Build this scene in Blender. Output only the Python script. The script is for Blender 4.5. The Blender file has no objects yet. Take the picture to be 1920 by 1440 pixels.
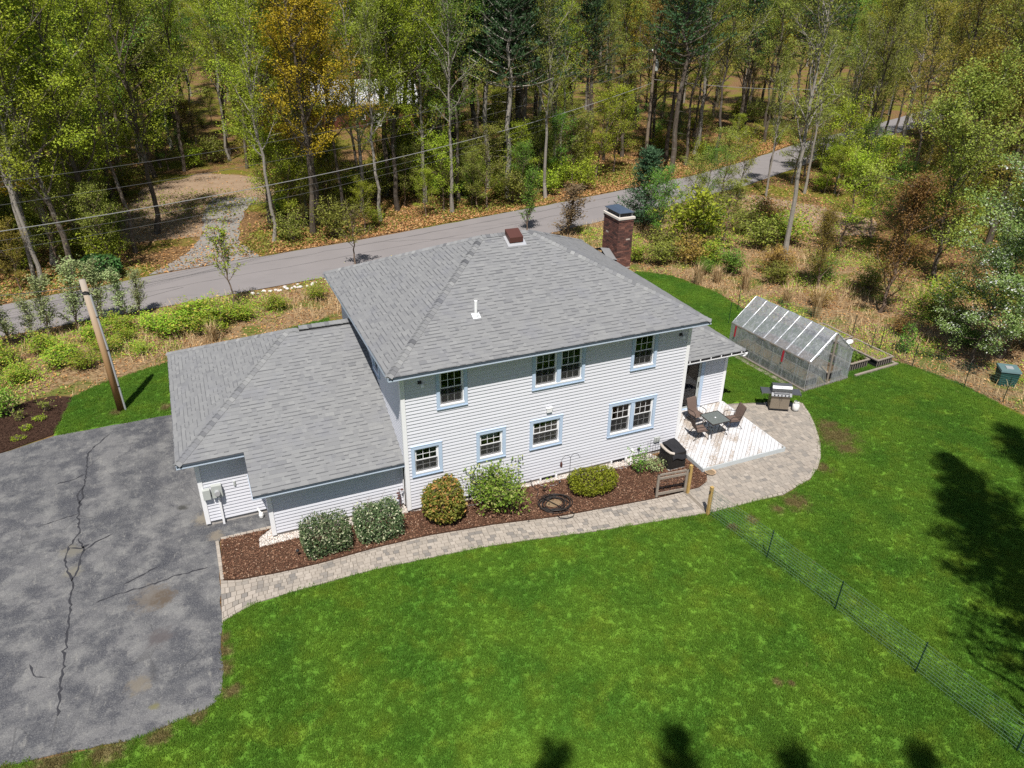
import bpy, math, random
import numpy as np
from mathutils import Vector, Matrix

# ---------------------------------------------------------------- camera, sky, sun, exposure
S = bpy.context.scene
COL = S.collection
cam_data = bpy.data.cameras.new("camera")
cam = bpy.data.objects.new("camera", cam_data)
COL.objects.link(cam)
_r = Vector((0.91913765, -0.39378794, 0.01081827))
_u = Vector((0.17742004, 0.43832166, 0.8811335))
_f = Vector((0.35172163, 0.8079636, -0.47274382))
_m = Matrix((( _r.x, _u.x, -_f.x, -5.3128), (_r.y, _u.y, -_f.y, -21.1329), (_r.z, _u.z, -_f.z, 16.7777), (0, 0, 0, 1)))
cam.matrix_world = _m
cam_data.sensor_width = 36.0
cam_data.lens = 36.0 * 1434.2 / 1920.0
cam_data.clip_end = 2000.0
S.camera = cam

SUN = Vector((-1.42, -3.0, 6.0)).normalized()
world = bpy.data.worlds.new("World"); S.world = world; world.use_nodes = True
_nt = world.node_tree
_sky = _nt.nodes.new("ShaderNodeTexSky"); _sky.sky_type = 'NISHITA'; _sky.sun_disc = False
_sky.sun_elevation = math.asin(SUN.z); _sky.sun_rotation = math.atan2(SUN.x, SUN.y)
_bg = _nt.nodes["Background"]; _bg.inputs["Strength"].default_value = 0.068
_nt.links.new(_sky.outputs[0], _bg.inputs[0])
_sl = bpy.data.lights.new("sun", 'SUN'); _sl.energy = 5.0; _sl.angle = math.radians(0.53); _sl.color = (1.0, 0.955, 0.89)
_so = bpy.data.objects.new("sun", _sl); COL.objects.link(_so)
_so.rotation_euler = SUN.to_track_quat('Z', 'Y').to_euler(); _so.location = (0, 0, 60)
S.view_settings.view_transform = 'Standard'; S.view_settings.look = 'None'
S.view_settings.exposure = 0.40; S.view_settings.gamma = 1.0; S.view_settings.use_curve_mapping = False
S.cycles.max_bounces = 7; S.cycles.diffuse_bounces = 3; S.cycles.glossy_bounces = 3
S.cycles.transmission_bounces = 5; S.cycles.transparent_max_bounces = 14
S.cycles.use_denoising = False; S.cycles.use_adaptive_sampling = False
S.cycles.caustics_reflective = False; S.cycles.caustics_refractive = False

R = random.Random(7)
NR = np.random.default_rng(11)
PI = math.pi

# ---------------------------------------------------------------- mesh helpers
class MB:
    def __init__(s): s.v = []; s.f = []; s.t = []
    def add(s, vs, fs, tone=0.5):
        b = len(s.v); s.v += [tuple(p) for p in vs]; s.f += [tuple(i + b for i in q) for q in fs]; s.t += list(tone) if isinstance(tone, (list, tuple)) else [tone] * len(vs)
        return s
    def box(s, x0, x1, y0, y1, z0, z1, tone=0.5):
        return s.add([(x0,y0,z0),(x1,y0,z0),(x1,y1,z0),(x0,y1,z0),(x0,y0,z1),(x1,y0,z1),(x1,y1,z1),(x0,y1,z1)],
                     [(0,3,2,1),(4,5,6,7),(0,1,5,4),(1,2,6,5),(2,3,7,6),(3,0,4,7)], tone)
    def bar(s, a, b, w, h, tone=0.5):           # rectangular bar between two points
        a = Vector(a); b = Vector(b); d = (b - a).normalized()
        up = Vector((0,0,1)) if abs(d.z) < .95 else Vector((0,1,0))
        x = d.cross(up).normalized() * w / 2; y = x.cross(d).normalized() * h / 2
        vs = [p + sx * x + sy * y for p in (a, b) for sx, sy in ((-1,-1),(1,-1),(1,1),(-1,1))]
        return s.add(vs, [(0,1,2,3),(7,6,5,4),(0,4,5,1),(1,5,6,2),(2,6,7,3),(3,7,4,0)], tone)
    def tube(s, pts, rad, n=6, tone=0.5, cap=True):
        pts = [Vector(p) for p in pts]
        if not hasattr(rad, '__len__'): rad = [rad] * len(pts)
        vs = []; fs = []
        ref = None
        for i, p in enumerate(pts):
            d = (pts[min(i+1, len(pts)-1)] - pts[max(i-1, 0)])
            d = d.normalized() if d.length > 1e-9 else Vector((0,0,1))
            if ref is None: ref = Vector((1,0,0)) if abs(d.x) < .8 else Vector((0,1,0))
            x = (ref - d * ref.dot(d)).normalized(); y = d.cross(x); ref = x
            for k in range(n):
                a = 2*PI*k/n; vs.append(p + (x*math.cos(a) + y*math.sin(a)) * rad[i])
        for i in range(len(pts)-1):
            for k in range(n):
                a = i*n+k; b = i*n+(k+1) % n; fs.append((a, b, b+n, a+n))
        if cap: fs.append(tuple(range(n))[::-1]); fs.append(tuple(range((len(pts)-1)*n, len(pts)*n)))
        return s.add(vs, fs, tone)
    def lathe(s, prof, c=(0,0,0), n=16, tone=0.5):
        vs = []; fs = []
        for r, z in prof:
            for k in range(n): a = 2*PI*k/n; vs.append((c[0]+r*math.cos(a), c[1]+r*math.sin(a), c[2]+z))
        for i in range(len(prof)-1):
            for k in range(n): a = i*n+k; b = i*n+(k+1) % n; fs.append((a, b, b+n, a+n))
        fs.append(tuple(range(n))[::-1]); fs.append(tuple(range((len(prof)-1)*n, len(prof)*n)))
        return s.add(vs, fs, tone)
    def mesh(s, name, smooth=False):
        me = bpy.data.meshes.new(name); me.from_pydata(s.v, [], s.f)
        at = me.attributes.new('tone', 'FLOAT', 'POINT'); at.data.foreach_set('value', np.array(s.t, dtype=np.float32))
        if smooth: me.shade_smooth()
        me.update(); return me
    def build(s, name, m, parent=None, smooth=False, kind=None):
        me = s.mesh(name, smooth); me.materials.append(m)
        return link(name, me, parent, kind)

def link(name, data, parent=None, kind=None):
    o = bpy.data.objects.new(name, data); COL.objects.link(o)
    if parent is not None: o.parent = parent
    if kind: o["kind"] = kind
    return o
def tag(o, label, cat, group=None):
    o["label"] = label; o["category"] = cat
    if group: o["group"] = group
    return o
def thing(name, label, cat, loc=(0,0,0), rz=0.0, group=None, scale=1.0):
    o = bpy.data.objects.new(name, None); COL.objects.link(o)
    o.location = loc; o.rotation_euler = (0, 0, rz); o.scale = (scale,)*3
    o.empty_display_size = .2
    return tag(o, label, cat, group)
def quick_mesh(name, V, F, mat_list, tone=None, mat_idx=None):      # numpy quads
    me = bpy.data.meshes.new(name); n = len(F); k = F.shape[1]
    me.vertices.add(len(V)); me.vertices.foreach_set('co', V.astype(np.float32).ravel())
    me.loops.add(n*k); me.loops.foreach_set('vertex_index', F.astype(np.int32).ravel())
    me.polygons.add(n); me.polygons.foreach_set('loop_start', np.arange(0, n*k, k, dtype=np.int32))
    if tone is not None:
        at = me.attributes.new('tone', 'FLOAT', 'POINT'); at.data.foreach_set('value', tone.astype(np.float32))
    for m in mat_list: me.materials.append(m)
    me.update(calc_edges=True); return me
def pieces(plist, limit, name, m, parent, score=None):
    """plist: (verts, faces, tone). The first `limit` by score become objects of their own, the rest one part."""
    order = list(range(len(plist)))
    if score: order.sort(key=lambda i: -score(plist[i]))
    for i in order[:limit]:
        MB().add(*plist[i]).build(name, m, parent)
    if len(order) > limit:
        b = MB()
        for i in order[limit:]: b.add(*plist[i])
        b.build(name + '_field', m, parent, kind='stuff')
CAMP = Vector((-5.3128, -21.1329, 16.7777))
def nearness(p):
    c = Vector(p[0][0]); return -(c - CAMP).length

# ---------------------------------------------------------------- material helpers
class NT:
    def __init__(s, name):
        s.m = bpy.data.materials.new(name); s.m.use_nodes = True; s.t = s.m.node_tree; s.n = s.t.nodes
        s.b = s.n["Principled BSDF"]; s.out = s.n["Material Output"]
    def new(s, ty, **kw):
        n = s.n.new(ty)
        for k, v in kw.items(): setattr(n, k, v)
        return n
    def ln(s, a, b): s.t.links.new(a, b)
    def put(s, sock, v):
        if hasattr(v, 'is_output') or isinstance(v, bpy.types.NodeSocket): s.ln(v, sock)
        elif isinstance(v, (tuple, list)) and len(v) == 3 and sock.type == 'RGBA': sock.default_value = (*v, 1)
        else: sock.default_value = v
    def pos(s): return s.new("ShaderNodeNewGeometry").outputs["Position"]
    def obj(s): return s.new("ShaderNodeTexCoord").outputs["Object"]
    def rnd(s): return s.new("ShaderNodeObjectInfo").outputs["Random"]
    def tone(s): return s.new("ShaderNodeAttribute", attribute_name='tone').outputs["Fac"]
    def noise(s, vec, scale, detail=3, rough=.55, dist=0.0):
        n = s.new("ShaderNodeTexNoise"); s.put(n.inputs["Vector"], vec); n.inputs["Scale"].default_value = scale
        n.inputs["Detail"].default_value = detail; n.inputs["Roughness"].default_value = rough; n.inputs["Distortion"].default_value = dist
        return n.outputs["Fac"]
    def vor(s, vec, scale, feature='F1', out="Distance"):
        n = s.new("ShaderNodeTexVoronoi", feature=feature); s.put(n.inputs["Vector"], vec); n.inputs["Scale"].default_value = scale
        return n.outputs[out]
    def ramp(s, fac, stops):
        n = s.new("ShaderNodeValToRGB"); e = n.color_ramp.elements
        while len(e) < len(stops): e.new(0.5)
        for i, (p, c) in enumerate(stops):
            e[i].position = p; e[i].color = (*c, 1) if not isinstance(c, (int, float)) else (c, c, c, 1)
        s.put(n.inputs[0], fac); return n.outputs[0]
    def step(s, v, a, b):
        n = s.new("ShaderNodeMapRange", interpolation_type='SMOOTHSTEP'); s.put(n.inputs[0], v)
        n.inputs[1].default_value = a; n.inputs[2].default_value = b; return n.outputs[0]
    def math(s, op, a, b=0.0):
        n = s.new("ShaderNodeMath", operation=op); s.put(n.inputs[0], a); s.put(n.inputs[1], b); return n.outputs[0]
    def mix(s, f, a, b, mode='MIX'):
        n = s.new("ShaderNodeMix", data_type='RGBA', blend_type=mode)
        s.put(n.inputs[0], f); s.put(n.inputs[6], a); s.put(n.inputs[7], b); return n.outputs[2]
    def scale(s, vec, v):
        n = s.new("ShaderNodeVectorMath", operation='MULTIPLY'); s.put(n.inputs[0], vec); n.inputs[1].default_value = v; return n.outputs[0]
    def dist(s, vec, p):
        n = s.new("ShaderNodeVectorMath", operation='DISTANCE'); s.put(n.inputs[0], vec); n.inputs[1].default_value = p; return n.outputs["Value"]
    def bump(s, h, strength=.4, d=.02):
        n = s.new("ShaderNodeBump"); s.put(n.inputs["Height"], h); n.inputs["Strength"].default_value = strength; n.inputs["Distance"].default_value = d
        s.ln(n.outputs[0], s.b.inputs["Normal"])
    def fin(s, col, rough=.8, metal=0.0, spec=.3):
        s.put(s.b.inputs["Base Color"], col); s.put(s.b.inputs["Roughness"], rough); s.b.inputs["Metallic"].default_value = metal
        s.b.inputs["Specular IOR Level"].default_value = spec
        return s.m

def plain(name, c, rough=.6, metal=0.0, var=.12, scale=6.0, spec=.3, bump=.0):
    n = NT(name); p = n.obj(); f = n.noise(p, scale, 4)
    lo = tuple(x*(1-var) for x in c); hi = tuple(min(1, x*(1+var)) for x in c)
    col = n.mix(f, lo, hi)
    if bump: n.bump(n.noise(p, scale*8, 3), bump, .004)
    return n.fin(col, rough, metal, spec)
def leaf_mat(name, dark, light, trans=.40, third=None):
    n = NT(name); t = n.tone(); r = n.rnd()
    col = n.mix(t, dark, light)
    if third: col = n.mix(n.step(t, .62, .88), col, third)
    v = n.math('ADD', n.math('MULTIPLY', r, .5), .75)
    h = n.new("ShaderNodeHueSaturation"); n.put(h.inputs["Value"], v); n.put(h.inputs["Color"], col)
    h.inputs["Saturation"].default_value = 1.0
    n.put(h.inputs["Hue"], n.math('ADD', n.math('MULTIPLY', r, .03), .485))
    n.fin(h.outputs[0], .62, 0, .25)
    tr = n.new("ShaderNodeBsdfTranslucent"); n.ln(h.outputs[0], tr.inputs[0])
    mx = n.new("ShaderNodeMixShader"); mx.inputs[0].default_value = trans
    n.ln(n.b.outputs[0], mx.inputs[1]); n.ln(tr.outputs[0], mx.inputs[2]); n.ln(mx.outputs[0], n.out.inputs[0])
    return n.m

M = {}
# --- lawn colour, shared by the soil sheet and the blades (world position)
LAWN_SPOTS = [(17.8,-1.75,.95),(18.1,-1.0,.55),(17.5,-2.6,.5),(13.1,-4.65,.55),(11.0,-4.9,.26),(10.1,-4.95,.22),(12.2,-4.75,.3),(7.1,-10.8,.16),(7.4,-11.0,.12),(-6.55,-4.6,.28),(-6.5,-3.5,.26),(-6.5,-4.0,.26),(-10.6,-6.0,.6),(-9.4,-6.15,.5),(-8.2,-6.2,.36),(-12.2,-5.9,.7),(-6.45,-5.5,.28),(-7.3,-5.95,.25),(15.6,-3.35,.35),(-9.6,11.5,.28),(-7.6,11.2,.35)]
def lawn_color(n):
    p = n.pos(); flat = n.scale(p, (1,1,0))
    big = n.noise(flat, .33, 5, .6); mid = n.noise(flat, 1.7, 4, .6); fine = n.noise(flat, 13.0, 3, .7); fib = n.noise(flat, 55.0, 2, .7)
    c = n.mix(n.step(big, .34, .66), (.070,.178,.019), (.128,.250,.026))
    c = n.mix(n.math('MULTIPLY', n.step(n.noise(flat, .9, 5, .6), .46, .74), .5), c, (0.189,0.253,0.024))
    c = n.mix(n.math('MULTIPLY', n.step(n.noise(flat, .55, 3), .50, .80), .4), c, (0.035,0.125,0.018))
    c = n.mix(n.math('MULTIPLY', n.step(fine, .5, .8), .2), c, (0.160,0.271,0.026))
    c = n.mix(n.math('MULTIPLY', n.step(fib, .48, .30), .8), c, (0.029,0.088,0.008))
    c = n.mix(n.math('MULTIPLY', n.step(n.noise(flat, 38, 4, .85), .54, .70), .55), c, (0.242,0.330,0.059))
    sp = n.math('MULTIPLY', n.step(n.noise(flat, 2.6, 7, .8), .60, .70), n.step(n.noise(flat, .5, 3), .44, .58))
    c = n.mix(n.math('MULTIPLY', sp, .4), c, (0.483,0.372,0.166))
    tot = None
    wob = n.math('MULTIPLY', n.math('SUBTRACT', n.noise(flat, 3.6, 7, .78), .5), 3.6)
    for x, y, r in LAWN_SPOTS:
        d = n.math('ADD', n.dist(flat, (x, y, 0)), n.math('MULTIPLY', wob, r))
        m_ = n.step(d, r*1.3, r*.25); tot = m_ if tot is None else n.math('MAXIMUM', tot, m_)
    bare = n.mix(n.noise(flat, 22, 3), (.10,.072,.036), (.26,.19,.10))
    return n.mix(n.math('MULTIPLY', tot, .85), c, bare), tot, fine
n = NT("lawn_soil"); c, tot, fine = lawn_color(n); n.bump(n.noise(n.pos(), 60, 4, .8), .8, .02); M['lawn'] = n.fin(c, .95, 0, .1)
n = NT("grass_blade"); c, tot, fine = lawn_color(n); c = n.mix(1.0, c, (1.25,1.2,1.1), 'MULTIPLY'); n.fin(c, .55, 0, .3)
tr = n.new("ShaderNodeBsdfTranslucent"); n.ln(c, tr.inputs[0]); mx = n.new("ShaderNodeMixShader"); mx.inputs[0].default_value = .3
n.ln(n.b.outputs[0], mx.inputs[1]); n.ln(tr.outputs[0], mx.inputs[2]); n.ln(mx.outputs[0], n.out.inputs[0]); M['blade'] = n.m
# --- forest floor
n = NT("forest_floor"); p = n.scale(n.pos(), (1,1,0))
c = n.mix(n.step(n.noise(p, 6, 4, .7), .35, .65), (.085,.052,.027), (.25,.145,.066))
c = n.mix(n.step(n.noise(p, .22, 5, .62), .46, .58), c, n.mix(n.noise(p, 3, 4), (.075,.085,.012), (.19,.17,.025)))
c = n.mix(n.math('MULTIPLY', n.step(n.vor(p, 9), .3, .05), .6), c, (.42,.24,.10))
n.bump(n.noise(p, 14, 4, .7), .9, .06); M['forest'] = n.fin(c, .95, 0, .1)
n = NT("meadow_soil"); p = n.scale(n.pos(), (1,1,0))
c = n.mix(n.step(n.noise(p, 5, 5, .7), .35, .65), (.15,.095,.05), (.34,.235,.13))
c = n.mix(n.step(n.noise(p, .45, 4), .48, .62), c, n.mix(n.noise(p, 6, 3), (.07,.10,.018), (.17,.17,.04)))
c = n.mix(n.math('MULTIPLY', n.step(n.noise(p, 1.4, 4), .55, .72), .8), c, (.22,.11,.055))
n.bump(n.noise(p, 20, 4, .7), .9, .06); M['meadow'] = n.fin(c, .95, 0, .1)
n = NT("road_asphalt"); p = n.scale(n.pos(), (1,1,0))
c = n.mix(n.noise(p, .5, 4), (.20,.185,.185), (.255,.235,.235)); c = n.mix(n.math('MULTIPLY', n.noise(p, 60, 2), .35), c, (.12,.11,.11))
c = n.mix(n.math('MULTIPLY', n.step(n.noise(n.scale(p, (.25,1.2,0)), 1.1, 4), .56, .7), .45), c, (.135,.128,.13))
n.bump(n.noise(p, 70, 2), .25, .01); M['road'] = n.fin(c, .9, 0, .2)
n = NT("drive_asphalt"); p = n.scale(n.pos(), (1,1,0))
big = n.noise(p, .42, 6, .66); mid = n.noise(p, 1.5, 8, .74)
c = n.mix(n.step(big, .38, .62), (.058,.060,.068), (.142,.140,.141))
c = n.mix(n.math('MULTIPLY', n.step(mid, .45, .64), .65), c, (.205,.202,.194))
c = n.mix(n.math('MULTIPLY', n.step(n.noise(p, .8, 6, .7), .47, .62), .8), c, (.043,.045,.055))
c = n.mix(n.math('MULTIPLY', n.step(n.noise(n.scale(p, (2.2,.8,0)), 2.6, 8, .78), .55, .66), .5), c, (.27,.26,.235))
c = n.mix(n.math('MULTIPLY', n.step(n.noise(p, 26, 4, .85), .50, .66), .55), c, (.30,.30,.29))
c = n.mix(n.math('MULTIPLY', n.step(n.noise(p, 34, 4, .85), .50, .36), .65), c, (.026,.026,.030))
c = n.mix(n.math('MULTIPLY', n.step(n.vor(p, 1.1, 'DISTANCE_TO_EDGE'), .012, .0), .35), c, (.028,.028,.03))
wob = n.math('MULTIPLY', n.math('SUBTRACT', n.noise(p, 3.4, 7, .78), .5), 3.4)
for x, y, r, cc in [(-8.3,-1.0,.62,(.13,.112,.093)),(-8.05,-1.1,.36,(.085,.064,.045)),(-8.15,-2.75,.36,(.085,.075,.075)),(-7.24,3.39,.2,(.03,.03,.026)),(-8.7,-4.3,.34,(.155,.135,.105)),(-8.3,-5.2,.13,(.14,.13,.05)),(-6.55,2.4,.4,(.20,.175,.135)),(-6.3,1.3,.3,(.18,.155,.12)),(-10.6,1.2,.3,(.165,.155,.125)),(-10.7,2.3,.35,(.155,.145,.118))]:
    d = n.math('ADD', n.dist(p, (x,y,0)), n.math('MULTIPLY', wob, r)); c = n.mix(n.math('MULTIPLY', n.step(d, r*1.25, r*.35), .8), c, cc)
n.bump(n.noise(p, 60, 4, .8), .5, .012); M['drive'] = n.fin(c, .88, 0, .25)
M['tar'] = plain("crack_sealant", (.035,.035,.04), .6, 0, .3, 3)
n = NT("gravel_drive"); p = n.scale(n.pos(), (1,1,0)); c = n.mix(n.noise(p, .8, 5, .65), (.20,.19,.18), (.34,.32,.295)); c = n.mix(n.math('MULTIPLY', n.noise(p, 30, 3, .7), .5), c, (.10,.09,.08))
n.bump(n.noise(p, 40, 3), .6, .02); M['gravel_drive'] = n.fin(c, .95, 0, .1)
n = NT("bare_earth"); p = n.scale(n.pos(), (1,1,0)); c = n.mix(n.noise(p, 1.2, 5, .65), (.17,.115,.075), (.36,.27,.19)); c = n.mix(n.math('MULTIPLY', n.step(n.noise(p, 9, 4, .7), .5, .7), .6), c, (.30,.16,.07))
n.bump(n.noise(p, 25, 3), .7, .03); M['earth'] = n.fin(c, .95, 0, .1)
n = NT("bark_mulch"); p = n.scale(n.pos(), (1,1,0)); c = n.mix(n.noise(p, 30, 4, .75), (.030,.016,.011), (.15,.085,.055)); c = n.mix(n.math('MULTIPLY', n.step(n.noise(p, .8, 3), .45, .65), .5), c, (.055,.026,.018))
n.bump(n.noise(p, 45, 3, .8), 1.0, .03); M['mulch'] = n.fin(c, .95, 0, .1)
n = NT("mulch_chip"); t = n.tone(); c = n.ramp(t, [(0,(.045,.022,.014)),(.5,(.145,.072,.045)),(.85,(.27,.16,.10)),(1,(.48,.36,.27))]); M['chip'] = n.fin(c, .9, 0, .1)
n = NT("dark_chip"); t = n.tone(); c = n.ramp(t, [(0,(.02,.011,.008)),(.7,(.055,.03,.02)),(1,(.12,.075,.05))]); M['darkchip'] = n.fin(c, .9, 0, .1)
n = NT("white_gravel"); t = n.tone(); c = n.ramp(t, [(0,(.20,.17,.15)),(.35,(.46,.42,.38)),(.8,(.66,.63,.60)),(1,(.5,.38,.31))]); M['pebble'] = n.fin(c, .85, 0, .25)
M['gravelbase'] = plain("gravel_bed", (.36,.32,.28), .95, 0, .4, 25, .1, .8)
n = NT("litter_leaf"); t = n.tone(); c = n.ramp(t, [(0,(.12,.055,.022)),(.4,(.30,.145,.055)),(.75,(.44,.25,.10)),(1,(.55,.38,.20))]); M['litter'] = n.fin(c, .8, 0, .2)
n = NT("straw"); t = n.tone(); c = n.ramp(t, [(0,(.25,.15,.07)),(.5,(.44,.31,.155)),(1,(.62,.48,.28))]); M['straw'] = n.fin(c, .75, 0, .2)
# --- building
n = NT("shingle"); t = n.tone(); p = n.pos()
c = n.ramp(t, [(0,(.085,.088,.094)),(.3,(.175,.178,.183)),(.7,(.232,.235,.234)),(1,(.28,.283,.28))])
c = n.mix(n.math('MULTIPLY', n.step(n.noise(p, .9, 4), .5, .72), .35), c, (.17,.175,.20))
c = n.mix(n.math('MULTIPLY', n.noise(p, 90, 2, .8), .35), c, (.11,.11,.12)); n.bump(n.noise(p, 160, 2), .3, .004); M['shingle'] = n.fin(c, .93, 0, .15)
n = NT("vinyl_siding"); p = n.pos(); t = n.tone()
c = n.mix(t, (.565,.57,.615), (.60,.605,.65)); c = n.mix(n.math('MULTIPLY', n.step(n.noise(n.scale(p, (1,1,.25)), 2.2, 5, .6), .55, .8), .2), c, (.50,.50,.50)); M['siding'] = n.fin(c, .5, 0, .35)
M['white'] = plain("white_trim", (.76,.76,.77), .5, 0, .05, 3)
M['blue'] = plain("blue_casing", (.42,.52,.66), .5, 0, .06, 3)
M['gutter'] = plain("gutter_metal", (.44,.51,.60), .45, 0, .08, 2)
M['gutterdark'] = plain("gutter_lining", (.045,.055,.075), .6, 0, .3, 4)
M['slate'] = plain("dark_eave_strip", (.055,.072,.092), .5, 0, .15, 2)
M['soffit'] = plain("soffit_vinyl", (.62,.64,.66), .6, 0, .05, 3)
M['concrete'] = plain("concrete", (.42,.39,.36), .9, 0, .2, 5, .2, .5)
M['interior'] = plain("interior_plaster", (.40,.37,.33), .9, 0, .1, 1)
M['carpet'] = plain("carpet", (.24,.21,.18), .95, 0, .15, 8)
M['wallcore'] = plain("sheathing", (.30,.29,.28), .9, 0, .1, 2)
M['deckcore'] = plain("roof_sheathing", (.10,.10,.11), .9, 0, .1, 2)
n = NT("window_glass"); g = n.new("ShaderNodeBsdfGlossy"); g.inputs["Roughness"].default_value = .02; t_ = n.new("ShaderNodeBsdfTransparent"); t_.inputs[0].default_value = (.72,.76,.76,1)
fr = n.new("ShaderNodeFresnel"); fr.inputs[0].default_value = 1.5; mx = n.new("ShaderNodeMixShader"); n.ln(n.math('ADD', fr.outputs[0], .015), mx.inputs[0]); n.ln(t_.outputs[0], mx.inputs[1]); n.ln(g.outputs[0], mx.inputs[2]); n.ln(mx.outputs[0], n.out.inputs[0]); M['glass'] = n.m
n = NT("insect_screen"); t_ = n.new("ShaderNodeBsdfTransparent"); d_ = n.new("ShaderNodeBsdfDiffuse"); d_.inputs[0].default_value = (.06,.06,.06,1); mx = n.new("ShaderNodeMixShader"); mx.inputs[0].default_value = .32; n.ln(t_.outputs[0], mx.inputs[1]); n.ln(d_.outputs[0], mx.inputs[2]); n.ln(mx.outputs[0], n.out.inputs[0]); M['screen'] = n.m
n = NT("old_brick"); t = n.tone(); p = n.pos(); c = n.ramp(t, [(0,(.055,.035,.032)),(.4,(.13,.062,.050)),(.75,(.20,.085,.062)),(.93,(.27,.13,.095)),(1,(.50,.42,.36))]); c = n.mix(n.math('MULTIPLY', n.noise(p, 30, 3, .7), .4), c, (.07,.05,.045)); n.bump(n.noise(p, 60, 3), .5, .006); M['brick'] = n.fin(c, .9, 0, .15)
M['mortar'] = plain("mortar", (.13,.105,.095), .95, 0, .3, 8)
M['stonecap'] = plain("cap_stone", (.58,.53,.47), .85, 0, .12, 4)
M['capmetal'] = plain("blue_grey_metal", (.13,.17,.23), .35, .6, .15, 3, .5)
M['darkmetal'] = plain("dark_metal", (.03,.03,.035), .5, .2, .2, 4)
M['ventbrown'] = plain("brown_metal", (.085,.034,.027), .55, .1, .12, 3)
M['steel'] = plain("stainless_steel", (.20,.205,.215), .38, .75, .12, 3, .5)
M['steeldoor'] = plain("bronze_steel", (.30,.255,.20), .40, .5, .12, 3, .5)
M['greyplastic'] = plain("grey_box", (.40,.42,.40), .5, 0, .08, 3)
M['galv'] = plain("galvanised_pipe", (.55,.56,.58), .4, .5, .1, 3)
# --- paving, wood
n = NT("concrete_paver"); t = n.tone(); p = n.pos(); c = n.ramp(t, [(0,(.175,.165,.155)),(.25,(.26,.235,.205)),(.6,(.335,.295,.25)),(1,(.405,.36,.31))]); c = n.mix(n.math('MULTIPLY', n.noise(p, 35, 4, .7), .4), c, (.20,.175,.15)); c = n.mix(n.math('MULTIPLY', n.step(n.noise(p, .7, 4), .52, .7), .3), c, (.24,.20,.165)); n.bump(n.noise(p, 90, 3), .4, .006); M['paver'] = n.fin(c, .92, 0, .15)
M['sand'] = plain("joint_sand", (.19,.165,.135), .95, 0, .35, 20)
n = NT("peeling_deck_paint"); t = n.tone(); p = n.pos()
bare = n.mix(n.noise(p, 25, 4), (.27,.225,.185), (.42,.36,.305)); pk = n.step(n.math('ADD', n.math('MULTIPLY', n.noise(p, 16, 5, .75), .65), n.math('ADD', n.math('MULTIPLY', n.noise(p, 1.0, 3), .45), n.math('MULTIPLY', t, .10))), .585, .68)
c = n.mix(pk, (.56,.56,.57), bare); n.bump(n.noise(p, 40, 3), .3, .004); M['deck'] = n.fin(c, .7, 0, .25)
M['deckskirt'] = plain("deck_skirt_paint", (.46,.49,.50), .6, 0, .1, 2)
n = NT("pole_wood"); p = n.obj(); z = n.new("ShaderNodeSeparateXYZ"); n.ln(p, z.inputs[0]); c = n.ramp(n.math('DIVIDE', z.outputs[2], 6.2), [(0,(.20,.075,.03)),(.12,(.42,.19,.065)),(.45,(.47,.29,.14)),(.75,(.42,.33,.24)),(1,(.36,.33,.29))])
c = n.mix(n.math('MULTIPLY', n.noise(n.scale(p, (14,14,.5)), 2, 4, .7), .4), c, (.14,.09,.055)); M['pole'] = n.fin(c, .85, 0, .2)
n = NT("grey_pole_wood"); p = n.obj(); c = n.mix(n.noise(n.scale(p, (14,14,.6)), 2, 4, .7), (.10,.075,.055), (.29,.23,.17)); M['greypole'] = n.fin(c, .9, 0, .2)
M['treated'] = plain("treated_lumber", (.42,.28,.10), .8, 0, .25, 5, .2, .4)
M['oldwood'] = plain("weathered_wood", (.24,.205,.17), .9, 0, .3, 6, .2, .6)
M['wire'] = plain("power_cable", (.11,.11,.11), .5, .2, .1, 1)
M['wire2'] = plain("bright_cable", (.30,.30,.30), .5, .2, .1, 1)
M['hose'] = plain("black_hose", (.022,.020,.020), .5, 0, .25, 8)
M['fencegreen'] = plain("green_post", (.012,.035,.022), .5, 0, .2, 4)
M['netwire'] = plain("green_wire", (.17,.29,.19), .5, 0, .1, 4)
M['bingreen'] = plain("green_plastic", (.022,.075,.072), .5, 0, .15, 3)
M['binlid'] = plain("pale_green_plastic", (.10,.165,.175), .5, 0, .12, 3)
M['sling'] = plain("brown_sling_fabric", (.135,.095,.078), .8, 0, .12, 30)
M['chairframe'] = plain("bronze_chair_frame", (.045,.036,.032), .45, .3, .15, 4)
n = NT("tinted_table_glass"); g = n.new("ShaderNodeBsdfGlossy"); g.inputs["Roughness"].default_value = .12; g.inputs[0].default_value = (.8,.8,.8,1); t_ = n.new("ShaderNodeBsdfTransparent"); t_.inputs[0].default_value = (.38,.42,.40,1); d_ = n.new("ShaderNodeBsdfDiffuse"); d_.inputs[0].default_value = (.26,.29,.28,1)
mx0 = n.new("ShaderNodeMixShader"); mx0.inputs[0].default_value = .5; n.ln(t_.outputs[0], mx0.inputs[1]); n.ln(d_.outputs[0], mx0.inputs[2]); fr = n.new("ShaderNodeFresnel"); fr.inputs[0].default_value = 1.6; mx = n.new("ShaderNodeMixShader"); n.ln(fr.outputs[0], mx.inputs[0]); n.ln(mx0.outputs[0], mx.inputs[1]); n.ln(g.outputs[0], mx.inputs[2]); n.ln(mx.outputs[0], n.out.inputs[0]); M['tableglass'] = n.m
M['blackcloth'] = plain("black_cover", (.022,.022,.025), .75, 0, .2, 5, .2, .3)
M['acslat'] = plain("dark_grille", (.030,.028,.027), .5, .2, .2, 5)
M['acrim'] = plain("beige_metal", (.42,.37,.32), .5, 0, .08, 3)
M['red'] = plain("red_strap", (.36,.025,.04), .6, 0, .12, 5)
M['black'] = plain("black_plastic", (.018,.018,.02), .55, 0, .2, 5)
M['tankwhite'] = plain("white_enamel", (.72,.72,.70), .4, 0, .06, 3)
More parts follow.
